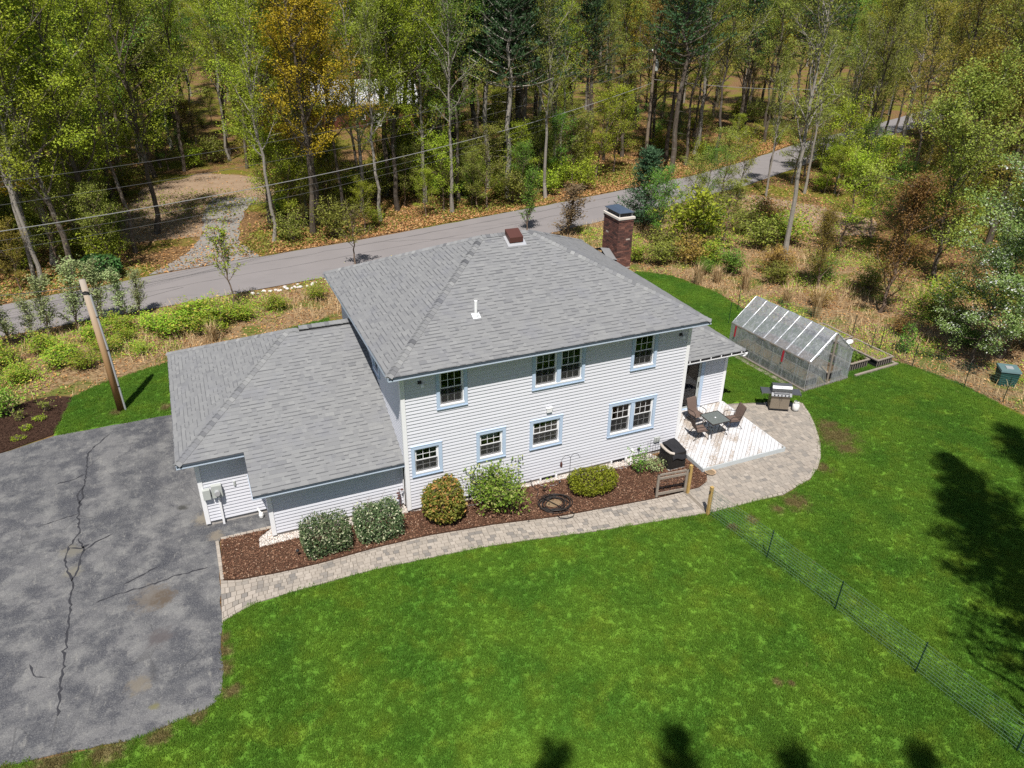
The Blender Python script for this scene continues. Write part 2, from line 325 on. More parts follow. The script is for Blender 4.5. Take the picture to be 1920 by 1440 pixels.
M['terracotta'] = plain("clay_dish", (.42,.30,.20), .8, 0, .15, 5)
M['soil'] = plain("garden_soil", (.20,.145,.09), .95, 0, .4, 15, .1, .8)
n = NT("clear_film"); p = n.obj(); w = n.noise(n.scale(p, (1.,1.,.35)), 6, 4, .65, 1.0); t_ = n.new("ShaderNodeBsdfTransparent"); t_.inputs[0].default_value = (.90,.91,.93,1); g = n.new("ShaderNodeBsdfGlossy"); g.inputs["Roughness"].default_value = .16; g.inputs[0].default_value = (.9,.92,.95,1)
d_ = n.new("ShaderNodeBsdfDiffuse"); d_.inputs[0].default_value = (.66,.68,.71,1); tl = n.new("ShaderNodeBsdfTranslucent"); tl.inputs[0].default_value = (.66,.68,.71,1); dm = n.new("ShaderNodeMixShader"); dm.inputs[0].default_value = .5; n.ln(d_.outputs[0], dm.inputs[1]); n.ln(tl.outputs[0], dm.inputs[2])
mx0 = n.new("ShaderNodeMixShader"); n.ln(n.math('ADD', n.math('MULTIPLY', n.step(w, .42, .72), .38), .34), mx0.inputs[0]); n.ln(t_.outputs[0], mx0.inputs[1]); n.ln(dm.outputs[0], mx0.inputs[2])
bp = n.new("ShaderNodeBump"); bp.inputs["Strength"].default_value = .5; bp.inputs["Distance"].default_value = .05; n.ln(w, bp.inputs["Height"]); n.ln(bp.outputs[0], g.inputs["Normal"])
mx = n.new("ShaderNodeMixShader"); mx.inputs[0].default_value = .16; n.ln(mx0.outputs[0], mx.inputs[1]); n.ln(g.outputs[0], mx.inputs[2]); n.ln(mx.outputs[0], n.out.inputs[0]); M['film'] = n.m
M['filmfold'] = plain("film_seam", (.44,.46,.50), .35, 0, .15, 8, .5)
# --- plants
n = NT("bark"); p = n.obj(); c = n.mix(n.noise(n.scale(p, (6,6,.9)), 2.2, 5, .7), (.055,.042,.032), (.20,.165,.13)); c = n.mix(n.math('MULTIPLY', n.step(n.noise(p, 1.6, 4), .52, .66), .6), c, (.27,.26,.23)); c = n.mix(n.math('MULTIPLY', n.rnd(), .5), c, (.045,.036,.030)); n.bump(n.noise(n.scale(p, (9,9,1.5)), 3, 4, .7), .8, .05); M['bark'] = n.fin(c, .95, 0, .1)
n = NT("pale_bark"); p = n.obj(); c = n.mix(n.noise(n.scale(p, (3,3,1.2)), 2.2, 5, .7), (.13,.115,.095), (.36,.33,.29)); n.bump(n.noise(p, 9, 4), .5, .03); M['palebark'] = n.fin(c, .9, 0, .1)
M['twig'] = plain("twig_bark", (.16,.115,.085), .9, 0, .3, 5)
LEAF = {
 'lime':  leaf_mat("lime_leaf", (0.115,0.17,0.012), (0.48,0.56,0.045)),
 'fresh': leaf_mat("fresh_green_leaf", (0.055,0.13,0.018), (0.225,0.39,0.05)),
 'olive': leaf_mat("olive_leaf", (0.095,0.12,0.02), (0.39,0.43,0.075)),
 'gold':  leaf_mat("golden_leaf", (0.25,0.18,0.01), (0.64,0.5,0.03)),
 'rust':  leaf_mat("rust_bud_leaf", (0.17,0.1,0.03), (0.42,0.27,0.07)),
 'amber': leaf_mat("amber_bud_leaf", (0.155,0.13,0.02), (0.42,0.36,0.06)),
 'pine':  leaf_mat("pine_needle", (0.015,0.038,0.014), (0.055,0.125,0.04), .15),
 'bluepine': leaf_mat("blue_pine_needle", (0.02,0.05,0.022), (0.08,0.155,0.07), .15),
 'deep':  leaf_mat("deep_green_leaf", (0.021,0.070,0.018), (0.088,0.211,0.046), .2),
 'holly': leaf_mat("holly_leaf", (0.029,0.066,0.025), (0.150,0.220,0.085), .2, (0.527,0.545,0.351)),
 'pieris':leaf_mat("pieris_leaf", (0.085,0.115,0.016), (0.3,0.3,0.05), .3, (0.600,0.299,0.105)),
 'rose':  leaf_mat("rose_leaf", (0.073,0.180,0.017), (0.295,0.474,0.047), .3, (0.491,0.527,0.176)),
 'chart': leaf_mat("chartreuse_leaf", (0.105,0.14,0.008), (0.37,0.415,0.034)),
 'white': leaf_mat("blossom_leaf", (0.105,0.185,0.039), (0.334,0.412,0.124), .3, (0.600,0.600,0.600)),
 'grey':  leaf_mat("grey_green_leaf", (0.170,0.240,0.091), (0.547,0.620,0.286)),
 'bramble': leaf_mat("bramble_leaf", (0.120,0.231,0.018), (0.418,0.559,0.044), .35, (0.527,0.386,0.088)),
 'bud':   leaf_mat("brown_bud", (0.157,0.114,0.061), (0.386,0.299,0.157)),
}

# ---------------------------------------------------------------- ground sheets
def in_poly(x, y, P):
    c = False; j = len(P)-1
    for i in range(len(P)):
        if (P[i][1] > y) != (P[j][1] > y) and x < (P[j][0]-P[i][0])*(y-P[i][1])/(P[j][1]-P[i][1])+P[i][0]: c = not c
        j = i
    return c
def smooth_poly(P, it=1):
    for _ in range(it):
        Q = []
        for i in range(len(P)):
            a = P[i]; b = P[(i+1) % len(P)]
            Q.append((a[0]*.75+b[0]*.25, a[1]*.75+b[1]*.25)); Q.append((a[0]*.25+b[0]*.75, a[1]*.25+b[1]*.75))
        P = Q
    return P
def jitter_poly(P, amp, step, seed):
    r = random.Random(seed); Q = []
    for i in range(len(P)):
        a = P[i]; b = P[(i+1) % len(P)]; L = math.hypot(b[0]-a[0], b[1]-a[1]); k = max(1, min(200, int(L/step)))
        for j in range(k):
            t = j/k; Q.append((a[0]+(b[0]-a[0])*t + r.uniform(-amp, amp), a[1]+(b[1]-a[1])*t + r.uniform(-amp, amp)))
    return Q
def sheet(name, P, z, m, depth=0.0, parent=None, kind='structure'):
    from mathutils.geometry import tessellate_polygon
    tri = tessellate_polygon([[Vector((x, y, 0)) for x, y in P]])
    b = MB(); k = len(P); vs = [(x, y, z) for x, y in P]; fs = [tuple(t) for t in tri]
    # make sure faces look up
    out = []
    for t in fs:
        a, c, d = (Vector(vs[i]) for i in t)
        out.append(t if (c-a).cross(d-a).z > 0 else t[::-1])
    if depth:
        vs += [(x, y, z-depth) for x, y in P]
        out += [(i, (i+1) % k, (i+1) % k + k, i+k) for i in range(k)]
    b.add(vs, out)
    return b.build(name, m, parent, kind=kind)

g = MB(); g.add([(-900,-900,0),(900,-900,0),(900,900,0),(-900,900,0)], [(0,1,2,3)]); g.build('ground', M['forest'], kind='structure')
ROAD_FAR = [(-60,17.5),(-40,21.5),(-15.9,26.9),(-11.9,27.9),(-7.5,29.0),(-1.9,30.1),(4.2,31.1),(20.7,34.7),(31.3,37.3),(39.7,39.6),(47.5,42.6),(60,48.5),(78,55),(110,68)]
ROAD_NEAR = [(-60,12.5),(-40,16.5),(-15.3,22.1),(-8.5,23.2),(-3.2,24.0),(1.9,24.7),(18.4,27.9),(27.8,30.3),(33.8,31.9),(41.8,34.6),(52.3,39.2),(65,45.1),(79,50.6),(111,63)]
MEADOW = [(-60,10),(-30,12.5),(-13,14.0),(-11.4,13.6),(-10.3,14.5),(-7.3,15.7),(1,18.4),(12,17.5),(20.6,18.4),(22.3,16.9),(23.1,13.4),(22.9,10.4),(24.8,4.7),(26,2),(26.7,-.4),(27,-10),(34,-10),(36,4),(38,18),(40,30),(33.8,31.8),(27.8,30.2),(18.4,27.8),(1.9,24.6),(-8.5,23.1),(-15.3,22.0),(-60,12.3)]
sheet('meadow', MEADOW, .006, M['meadow'])
def fine_road(name, A, B, z, m):
    b = MB(); r = random.Random(3)
    def dense(P):
        Q = []
        for i in range(len(P)-1):
            L = math.dist(P[i], P[i+1]); k = max(1, int(L/1.2))
            for j in range(k): t = j/k; Q.append((P[i][0]+(P[i+1][0]-P[i][0])*t, P[i][1]+(P[i+1][1]-P[i][1])*t + r.uniform(-.07,.07)))
        Q.append(P[-1]); return Q
    P = dense(A); Q = dense(B)[::-1]
    return sheet(name, P + Q, z, m)
road = fine_road('road', ROAD_NEAR, ROAD_FAR, .03, M['road'])
sheet('gravel_drive', jitter_poly([(-8.2,29.1),(-1.2,30.4),(-2.2,33.5),(-2.0,37.2),(-1.0,42),(.5,46),(-3,47),(-4.2,42),(-4.4,37),(-5.6,33)], .12, .8, 5), .020, M['gravel_drive'])
sheet('dirt_clearing', jitter_poly([(-9.5,36.5),(-4.6,36.2),(-3.4,42),(1.5,45),(3,52),(-3,57),(-8,53),(-10.5,44)], .25, 1.0, 6), .012, M['earth'])
sheet('dirt_track', jitter_poly([(27,26.5),(34,30.5),(38.5,33),(41,31),(43,27),(44.5,22),(41,18.5),(38,20.5),(36.5,25),(32.5,26)], .25, 1.0, 8), .014, M['earth'])
LAWN = [(-6.47,-2.88),(-5.63,-2.42),(-4.2,-2.36),(-1.86,-2.34),(1.66,-2.64),(5.29,-3.31),(9.61,-3.98),(11.42,-4.06),(13.0,-4.19),(14.63,-3.77),(16.06,-2.8),(17.1,-1.52),(18.03,-.02),(18.5,.95),(16.86,1.71),(15.47,2.18),
        (14.86,2.3),(14.86,11),(11,17.0),(20.6,18.5),(22.25,17.0),(23.13,13.5),(22.92,10.49),(24.85,4.78),(25.95,2.04),(26.7,-.37),(26.6,-3.72),(27,-10),(27,-60),(-60,-60),(-60,-6.0),(-13.5,-5.5),(-11.73,-5.64),(-8.82,-6.08),(-6.93,-5.78),(-6.63,-5.27)]
sheet('lawn', LAWN, .010, M['lawn'])
LAWN2 = [(-11.89,10.41),(-7.46,10.45),(-6.4,10.3),(.4,10.3),(.8,18.3),(-3.5,17.1),(-7.34,15.77),(-10.28,14.61),(-11.36,13.69)]
sheet('side_lawn', LAWN2, .010, M['lawn'])
DRIVE = [(-60,9.0),(-16,9.0),(-13.68,9.7),(-11.89,10.38),(-7.46,10.42),(-6.5,10.3),(-6.45,2.0),(-4.5,2.0),(-4.5,1.06),(-6.22,1.12),(-6.36,-.21),(-6.42,-1.5),(-6.47,-2.88),(-6.6,-4.2),(-6.63,-5.1),(-6.75,-5.55),(-7.1,-5.8),(-8.0,-5.95),(-8.82,-6.05),(-10.2,-5.8),(-11.73,-5.62),(-13.5,-5.4),(-60,-5.4)]
drive = sheet('driveway', jitter_poly(DRIVE, .035, .35, 9), .024, M['drive'], .05)
# tar-sealed cracks
def crack(P, w, seed):
    r = random.Random(seed); Q = []
    for i in range(len(P)-1):
        L = math.dist(P[i], P[i+1]); k = max(2, int(L/.12))
        for j in range(k): t = j/k; Q.append((P[i][0]+(P[i+1][0]-P[i][0])*t + r.gauss(0,.022), P[i][1]+(P[i+1][1]-P[i][1])*t + r.gauss(0,.022)))
    Q.append(P[-1]); vs = []; fs = []
    for i, q in enumerate(Q):
        a = Q[max(0,i-1)]; b = Q[min(len(Q)-1,i+1)]; d = Vector((b[0]-a[0], b[1]-a[1], 0)).normalized(); nn = Vector((-d.y, d.x, 0))
        ww = w*r.uniform(.35,1.35)*(1 if 0 < i < len(Q)-1 else .2)
        vs += [(q[0]+nn.x*ww, q[1]+nn.y*ww, .0275), (q[0]-nn.x*ww, q[1]-nn.y*ww, .0275)]
        if i: fs.append((2*i-2, 2*i-1, 2*i+1, 2*i))
    MB().add(vs, fs).build('sealed_crack', M['tar'], drive)
crack([(-9.81,9.69),(-10.53,8.5),(-10.53,6.55),(-10.58,4.83)], .028, 1)
crack([(-10.55,6.2),(-10.72,5.6),(-10.62,4.9),(-10.58,3.7),(-10.5,3.2),(-10.78,2.6),(-10.9,1.9),(-10.75,1.4),(-10.6,.74)], .034, 2)
crack([(-10.55,2.9),(-10.35,2.2),(-10.45,1.4),(-10.56,.74),(-10.58,-.71),(-10.57,-2),(-10.59,-3.42),(-10.59,-4.59)], .033, 3)
crack([(-10.55,6.93),(-11,6.7),(-11.5,6.59)], .03, 4); crack([(-10.59,4.44),(-11.1,4.3),(-11.87,4.08)], .028, 5)
crack([(-9.88,-.54),(-9.1,-.42),(-8.25,-.35),(-7.4,-.2),(-6.68,-.21)], .03, 6); crack([(-9.13,-.04),(-8.6,.2),(-8.08,.45)], .028, 7)
crack([(-11.44,-2.49),(-11.3,-2.9),(-11.0,-3.1)], .03, 8); crack([(-10.4,2.1),(-10.0,2.5),(-9.5,2.75)], .03, 9); crack([(-10.75,2.5),(-10.45,2.35),(-10.2,2.45)], .05, 10)

def seam(P, w, seed, z=.0335):
    r_ = random.Random(seed); vs = []; fs = []; Q = []
    for i in range(len(P)-1):
        k_ = max(2, int(math.dist(P[i], P[i+1])/.8))
        for j in range(k_): t = j/k_; Q.append((P[i][0]+(P[i+1][0]-P[i][0])*t+r_.gauss(0,.03), P[i][1]+(P[i+1][1]-P[i][1])*t+r_.gauss(0,.05)))
    for i, q in enumerate(Q):
        a_ = Q[max(0,i-1)]; b_ = Q[min(len(Q)-1,i+1)]; d = Vector((b_[0]-a_[0], b_[1]-a_[1], 0)).normalized(); ww = w*r_.uniform(.3,1.3)
        vs += [(q[0]-d.y*ww, q[1]+d.x*ww, z), (q[0]+d.y*ww, q[1]-d.x*ww, z)]
        if i: fs.append((2*i-2, 2*i-1, 2*i+1, 2*i))
    MB().add(vs, fs).build('road_seam', M['tarroad'], road)
M['tarroad'] = plain("worn_road_seam", (.115,.108,.108), .85, 0, .3, 2)
def between(f_): return [(a_[0]+(b_[0]-a_[0])*f_, a_[1]+(b_[1]-a_[1])*f_) for a_, b_ in zip(ROAD_NEAR[2:11], ROAD_FAR[2:11])]
seam(between(.52)[:7], .035, 1); seam(between(.80), .05, 2); seam([between(.25)[0], between(.3)[1], between(.52)[2]], .03, 3); seam([between(.1)[4], between(.9)[4]], .025, 4); seam([between(.05)[1], between(.95)[1]], .025, 5)
# grass blades over the lawns
def scatter_nodes(name, density, blade_h, blade_r, count, spread, mat_, tilt=.55, seed=1, smin=.6, smax=1.35):
    ng = bpy.data.node_groups.new(name, 'GeometryNodeTree')
    ng.interface.new_socket('Geometry', in_out='INPUT', socket_type='NodeSocketGeometry')
    ng.interface.new_socket('Geometry', in_out='OUTPUT', socket_type='NodeSocketGeometry')
    N = ng.nodes; Lk = ng.links.new
    gi = N.new('NodeGroupInput'); go = N.new('NodeGroupOutput')
    dp = N.new('GeometryNodeDistributePointsOnFaces'); dp.inputs['Density'].default_value = density; dp.inputs['Seed'].default_value = seed
    cone = N.new('GeometryNodeMeshCone'); cone.fill_type = 'NONE'
    cone.inputs['Vertices'].default_value = 3; cone.inputs['Radius Top'].default_value = blade_r*.25; cone.inputs['Radius Bottom'].default_value = blade_r; cone.inputs['Depth'].default_value = blade_h
    pts = N.new('GeometryNodePoints'); pts.inputs['Count'].default_value = count
    rv = N.new('FunctionNodeRandomValue'); rv.data_type = 'FLOAT_VECTOR'; rv.inputs[0].default_value = (-spread,-spread,-.012); rv.inputs[1].default_value = (spread,spread,0); rv.inputs['Seed'].default_value = seed+3
    Lk(rv.outputs[0], pts.inputs['Position'])
    i1 = N.new('GeometryNodeInstanceOnPoints'); Lk(pts.outputs[0], i1.inputs['Points']); Lk(cone.outputs[0], i1.inputs['Instance'])
    rr = N.new('FunctionNodeRandomValue'); rr.data_type = 'FLOAT_VECTOR'; rr.inputs[0].default_value = (-tilt,-tilt,0); rr.inputs[1].default_value = (tilt,tilt,6.28); rr.inputs['Seed'].default_value = seed+5
    Lk(rr.outputs[0], i1.inputs['Rotation'])
    re = N.new('GeometryNodeRealizeInstances'); Lk(i1.outputs[0], re.inputs[0])
    sm = N.new('GeometryNodeSetMaterial'); Lk(re.outputs[0], sm.inputs[0]); sm.inputs['Material'].default_value = mat_
    i2 = N.new('GeometryNodeInstanceOnPoints'); Lk(dp.outputs['Points'], i2.inputs['Points']); Lk(sm.outputs[0], i2.inputs['Instance'])
    r2 = N.new('FunctionNodeRandomValue'); r2.data_type = 'FLOAT_VECTOR'; r2.inputs[0].default_value = (-.12,-.12,0); r2.inputs[1].default_value = (.12,.12,6.28); r2.inputs['Seed'].default_value = seed+7
    Lk(r2.outputs[0], i2.inputs['Rotation'])
    r3 = N.new('FunctionNodeRandomValue'); r3.data_type = 'FLOAT'; r3.inputs[2].default_value = smin; r3.inputs[3].default_value = smax; r3.inputs['Seed'].default_value = seed+9
    Lk(r3.outputs[1], i2.inputs['Scale'])
    Lk(gi.outputs[0], dp.inputs['Mesh']); Lk(i2.outputs[0], go.inputs[0])
    return ng
def grass_over(name, P, z, ng, label):
    o = sheet(name, P, z, M['blade'], kind='stuff'); o["label"] = label; o["category"] = "grass"
    md = o.modifiers.new('scatter', 'NODES'); md.node_group = ng
    return o
GRASS = [q if q[1] > -30 else (q[0], -15.5) for q in LAWN if not (q[0] < -20)]
i_ = GRASS.index((27,-15.5)); GRASS = GRASS[:i_] + [(26,-15.5),(-13.5,-15.5)] + GRASS[i_+1:]
ng_lawn = scatter_nodes('lawn_scatter', 170, .06, .0060, 22, .075, M['blade'])
grass_over('lawn_grass', GRASS, .030, ng_lawn, 'mown green grass of the wide back and front lawn')
grass_over('side_lawn_grass', LAWN2, .030, ng_lawn, 'dark green mown grass patch round the utility pole')

# ---------------------------------------------------------------- the house
house = thing('house', 'two-storey pale grey clapboard house with grey hip roofs and blue window casings', 'house')
W_, D_, O_, HE, SL = 11.06, 9.14, .49, 5.75, .4862

def clip(poly, nx, ny, d):                      # keep nx*x+ny*y <= d
    out = []
    for i in range(len(poly)):
        a = poly[i]; b = poly[(i+1) % len(poly)]; da = nx*a[0]+ny*a[1]-d; db = nx*b[0]+ny*b[1]-d
        if da <= 0: out.append(a)
        if da*db < 0: t = da/(da-db); out.append((a[0]+(b[0]-a[0])*t, a[1]+(b[1]-a[1])*t))
    return out
def clip_poly(poly, C):                          # C convex, counter-clockwise
    for i in range(len(C)):
        a = C[i]; b = C[(i+1) % len(C)]; ex, ey = b[0]-a[0], b[1]-a[1]
        poly = clip(poly, ey, -ex, ey*a[0]-ex*a[1])
        if len(poly) < 3: return []
    return poly
def area(p): return .5*abs(sum(p[i][0]*p[(i+1) % len(p)][1]-p[(i+1) % len(p)][0]*p[i][1] for i in range(len(p))))

def shingle_plane(origin, udir, vdir, convex, exposure, seed, vmin=0.0):
    """udir along the eave, vdir up the slope (unit); convex: list of (u,v). Returns pieces."""
    r = random.Random(seed); o = Vector(origin); u = Vector(udir); v = Vector(vdir); nn = u.cross(v).normalized()
    if nn.z < 0: nn = -nn
    us = [p[0] for p in convex]; vs_ = [p[1] for p in convex]; out = []
    k0 = int(math.floor(min(vs_)/exposure)); k1 = int(math.ceil(max(vs_)/exposure))
    for k in range(k0, k1):
        uu = min(us) - r.uniform(0, .4); v0 = k*exposure; v1 = v0+exposure+.012
        while uu < max(us):
            w = r.choice((.11,.15,.2,.26,.3)); raised = r.random() < .5
            poly = clip_poly([(uu,v0),(uu+w,v0),(uu+w,v1),(uu,v1)], convex); uu += w
            if len(poly) < 3 or area(poly) < .0015: continue
            t = .013 if raised else .007; dv = r.uniform(-.004,.004)
            top = []; bot = []
            for (a, b) in poly:
                h = t*max(0.0, 1-(b-v0)/(exposure+.012)) + .003
                q = o+u*a+v*(b + (dv if b-v0 < .01 else 0)); top.append(q+nn*h); bot.append(q-nn*.004)
            m_ = len(poly); fs = [tuple(range(m_))] + [(i+m_, (i+1) % m_ + m_, (i+1) % m_, i) for i in range(m_)]
            if (Vector(top[1])-Vector(top[0])).cross(Vector(top[2])-Vector(top[0])).dot(nn) < 0: fs = [f[::-1] for f in fs]
            tn = min(1, max(.1, r.gauss(.60 if raised else .53, .075)))
            if r.random() < .04: tn = r.uniform(.25,.4)
            tones = [tn]*(2*m_); vs2 = top+bot
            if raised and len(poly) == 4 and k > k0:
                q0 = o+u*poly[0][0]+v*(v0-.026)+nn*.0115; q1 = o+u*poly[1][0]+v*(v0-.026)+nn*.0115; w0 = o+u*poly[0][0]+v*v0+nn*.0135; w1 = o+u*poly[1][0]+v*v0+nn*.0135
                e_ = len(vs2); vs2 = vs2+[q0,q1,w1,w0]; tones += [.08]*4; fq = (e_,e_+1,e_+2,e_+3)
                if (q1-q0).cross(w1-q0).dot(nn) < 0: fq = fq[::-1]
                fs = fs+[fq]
            out.append((vs2, fs, tones, area(poly)))
    return out
def hip_caps(a, b, step=.16, half=.14, drop=.45, seed=0, perp=None):
    """cap shingles from low point a to high point b"""
    r = random.Random(seed); a = Vector(a); b = Vector(b); d = (b-a); L = d.length; d.normalize()
    side = d.cross(Vector((0,0,1))).normalized(); n = side.cross(d).normalized(); out = []
    k = int(L/step)
    for i in range(k):
        p = a+d*(i*step); q = p+d*(step+.03); t = .022
        wj = half*r.uniform(.95,1.05); dn = Vector((0,0,-1))*wj*drop
        P = [p-side*wj+dn+n*t, p+n*(t+.012), p+side*wj+dn+n*t, q-side*wj+dn+n*.006, q+n*.014, q+side*wj+dn+n*.006]
        B = [x-n*.02 for x in P]
        out.append((P+B, [(0,1,4,3),(1,2,5,4),(6,7,1,0),(7,8,2,1),(0,3,9,6),(8,11,5,2)], min(1,max(0,r.gauss(.5,.2)))))
    return out
cs = 1/math.sqrt(1+SL*SL); sn = SL*cs; sl = math.sqrt(1+SL*SL)
SH = []
h = (D_+2*O_)/2; ZR = HE+SL*h
E_L, E_R, E_F, E_B = -O_, W_+O_, -O_, D_+O_
Wm = E_R-E_L
SH += shingle_plane((E_L,E_F,HE), (1,0,0), (0,cs,sn), [(0,-.03),(Wm,-.03),(Wm-h,h*sl),(h,h*sl)], .142, 1)
SH += shingle_plane((E_L,E_B,HE), (0,-1,0), (cs,0,sn), [(0,-.03),(2*h,-.03),(h,h*sl)], .142, 2)
SH += shingle_plane((E_R,E_F,HE), (0,1,0), (-cs,0,sn), [(0,-.03),(2*h,-.03),(h,h*sl)], .142, 3)
back = shingle_plane((E_R,E_B,HE), (-1,0,0), (0,-cs,sn), [(0,-.03),(Wm,-.03),(Wm-h,h*sl),(h,h*sl)], .142, 4)
# garage wing: front plane z = 2.2 + .489*(y+.01)
GS = .489; gc = 1/math.sqrt(1+GS*GS); gs = GS*gc; gl = math.sqrt(1+GS*GS)
GX0, GY0, GY1, GZ = -7.03, 1.49, 10.26, 2.93
gh = (GY1-GY0)/2; gym = (GY0+GY1)/2; gap = GZ+GS*gh
exg = 1.5*gl/11
SH += shingle_plane((-4.98,-.01,2.2), (1,0,0), (0,gc,gs), [(0,-.03),(4.98-.012,-.03),(4.98-.012,1.5*gl),(0,1.5*gl)], exg, 5)
SH += shingle_plane((GX0,GY0,GZ), (1,0,0), (0,gc,gs), [(0,0),(7.02,0),(7.02,gh*gl),(gh,gh*gl)], exg, 6)
SH += shingle_plane((GX0,GY1,GZ), (0,-1,0), (gc,0,gs), [(0,-.03),(2*gh,-.03),(gh,gh*gl)], exg, 7)
back += shingle_plane((0,GY1,GZ), (-1,0,0), (0,-gc,gs), [(0,-.03),(7.03,-.03),(7.03-gh,gh*gl),(0,gh*gl)], exg, 8)
# right wing
WX1, WY0, WY1, WZ = 15.35, 1.7, 11.0, 2.9; wh = WX1-11.07
SH += shingle_plane((11.08,WY0,WZ), (1,0,0), (0,gc,gs), [(0,-.03),(wh,-.03),(0,wh*gl)], .142, 9)
SH += shingle_plane((WX1,WY0,WZ), (0,1,0), (-gc,0,gs), [(0,-.03),(WY1-WY0,-.03),(WY1-WY0-wh,wh*gl),(wh,wh*gl)], .142, 10)
roof = MB()
def hip_block(b, x0, x1, y0, y1, z0, z1, ra, rb, lip=.145):   # solid under the shingles, ra/rb: ridge ends
    e = .012
    vs = [(x0,y0,z0-e),(x1,y0,z0-e),(x1,y1,z0-e),(x0,y1,z0-e),(ra[0],ra[1],z1-e),(rb[0],rb[1],z1-e),(x0,y0,z0-lip),(x1,y0,z0-lip),(x1,y1,z0-lip),(x0,y1,z0-lip)]
    b.add(vs, [(0,1,5,4),(1,2,5),(2,3,4,5),(3,0,4),(0,6,7,1),(1,7,8,2),(2,8,9,3),(3,9,6,0),(6,9,8,7)])
hip_block(roof, E_L, E_R, E_F, E_B, HE, ZR, (E_L+h, (E_F+E_B)/2), (E_R-h, (E_F+E_B)/2))
roof_o = roof.build('roof', M['deckcore'], house)
b = MB(); b.add([(-4.98,-.01,2.188),(0,-.01,2.188),(0,1.49,2.92),(-4.98,1.49,2.92),(-4.98,-.01,2.04),(0,-.01,2.04),(0,1.49,2.04),(-4.98,1.49,2.04)], [(0,1,2,3),(0,4,5,1),(1,5,6,2),(3,7,4,0),(4,7,6,5),(2,6,7,3)])
e = .012
b.add([(GX0,GY0,GZ-e),(0,GY0,GZ-e),(0,GY1,GZ-e),(GX0,GY1,GZ-e),(GX0+gh,gym,gap-e),(0,gym,gap-e),(GX0,GY0,GZ-.16),(0,GY0,GZ-.16),(0,GY1,GZ-.16),(GX0,GY1,GZ-.16)],
      [(0,1,5,4),(2,3,4,5),(3,0,4),(0,6,7,1),(2,8,9,3),(3,9,6,0),(6,9,8,7)])
gr = b.build('garage_roof', M['deckcore'], house)
b = MB(); pk = WZ+GS*wh-e
b.add([(11.06,WY0,WZ-e),(WX1,WY0,WZ-e),(WX1,WY1,WZ-e),(11.06,WY1,WZ-e),(11.06,WY0+wh,pk),(11.06,WY1-wh,pk),(11.06,WY0,WZ-.14),(WX1,WY0,WZ-.14),(WX1,WY1,WZ-.14),(11.06,WY1,WZ-.14)],
      [(0,1,4),(1,2,5,4),(2,3,5),(0,6,7,1),(1,7,8,2),(2,8,9,3),(6,9,8,7)])
wr = b.build('wing_roof', M['deckcore'], house)
# shingles: the nearest, largest 300 as pieces, the rest as one field
SH.sort(key=lambda p: (Vector(p[0][0])-CAMP).length - p[3]*60)
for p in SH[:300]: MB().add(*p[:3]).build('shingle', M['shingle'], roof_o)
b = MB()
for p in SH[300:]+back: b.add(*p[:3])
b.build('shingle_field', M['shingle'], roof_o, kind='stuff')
ym = (E_F+E_B)/2
caps = hip_caps((E_L,E_F,HE+.02), (E_L+h,ym,ZR+.02), seed=1) + hip_caps((E_R,E_F,HE+.02), (E_R-h,ym,ZR+.02), seed=2) + hip_caps((E_L,E_B,HE+.02), (E_L+h,ym,ZR+.02), seed=3)
caps += hip_caps((E_R,E_B,HE+.02), (E_R-h,ym,ZR+.02), seed=4, step=.22) + hip_caps((E_L+h,ym,ZR+.02), (E_R-h,ym,ZR+.02), seed=5)
for c_ in caps[:290]: MB().add(*c_).build('hip_cap', M['shingle'], roof_o)
caps2 = hip_caps((GX0,GY0,GZ+.02), (GX0+gh,gym,gap+.02), seed=6) + hip_caps((GX0,GY1,GZ+.02), (GX0+gh,gym,gap+.02), seed=7) + hip_caps((GX0+gh,gym,gap+.02), (GX0+gh+.45,gym,gap+.02), seed=8)
for c_ in caps2: MB().add(*c_).build('hip_cap', M['shingle'], gr)
rv = [(tuple(map(lambda q: Vector(q)+Vector((0,0,.06)), p[0])), p[1], p[2]) for p in hip_caps((GX0+gh+.4,gym,gap+.02), (-.02,gym,gap+.02), half=.17, drop=.4, seed=9)]
for c_ in rv: MB().add(*c_).build('ridge_cap', M['shingle'], gr)
MB().add([(GX0+gh+.4,gym-.16,gap-.06),(0,gym-.16,gap-.06),(0,gym-.15,gap+.03),(GX0+gh+.4,gym-.15,gap+.03),(GX0+gh+.4,gym+.16,gap-.06),(0,gym+.16,gap-.06),(0,gym+.15,gap+.03),(GX0+gh+.4,gym+.15,gap+.03)],
         [(0,1,2,3),(7,6,5,4),(3,2,6,7),(0,3,7,4)]).build('ridge_vent', M['black'], gr)
for c_ in hip_caps((WX1,WY0,WZ+.02), (11.1,WY0+wh,pk+.03), seed=10): MB().add(*c_).build('hip_cap', M['shingle'], wr)

# gutters: flat dark strip with a lighter lip below, along a front eave
def gutter(x0, x1, y, z, m, parent, name='gutter', dark='slate'):
    g_ = MB().box(x0, x1, y-.022, y, z-.066, z+.012).build(name, M[dark], parent)
    b = MB(); b.box(x0-.004, x1+.004, y-.034, y-.002, z-.104, z-.067); b.build('gutter_lip', m, g_)
    return g_
gutter(E_L, E_R, E_F-.002, HE-.045, M['gutter'], house)
gutter(GX0, -4.99, GY0-.002, GZ-.045, M['gutter'], house)
gutter(-4.98, -.04, -.012, 2.155, M['gutter'], house)
wg = gutter(11.02, WX1+.13, WY0-.002, WZ-.05, M['white'], house, dark='black')
for i in range(8):
    x = 11.5+i*.52; MB().box(x-.02, x+.02, WY0-.045, WY0-.02, WZ-.12, WZ-.02).build('gutter_bracket', M['white'], wg)
MB().tube([(WX1+.05,WY0-.06,WZ-.15),(WX1+.02,WY0-.02,WZ-.26),(WX1-.12,WY0+.12,WZ-.30)], .04, 8).build('downspout_elbow', M['white'], house)
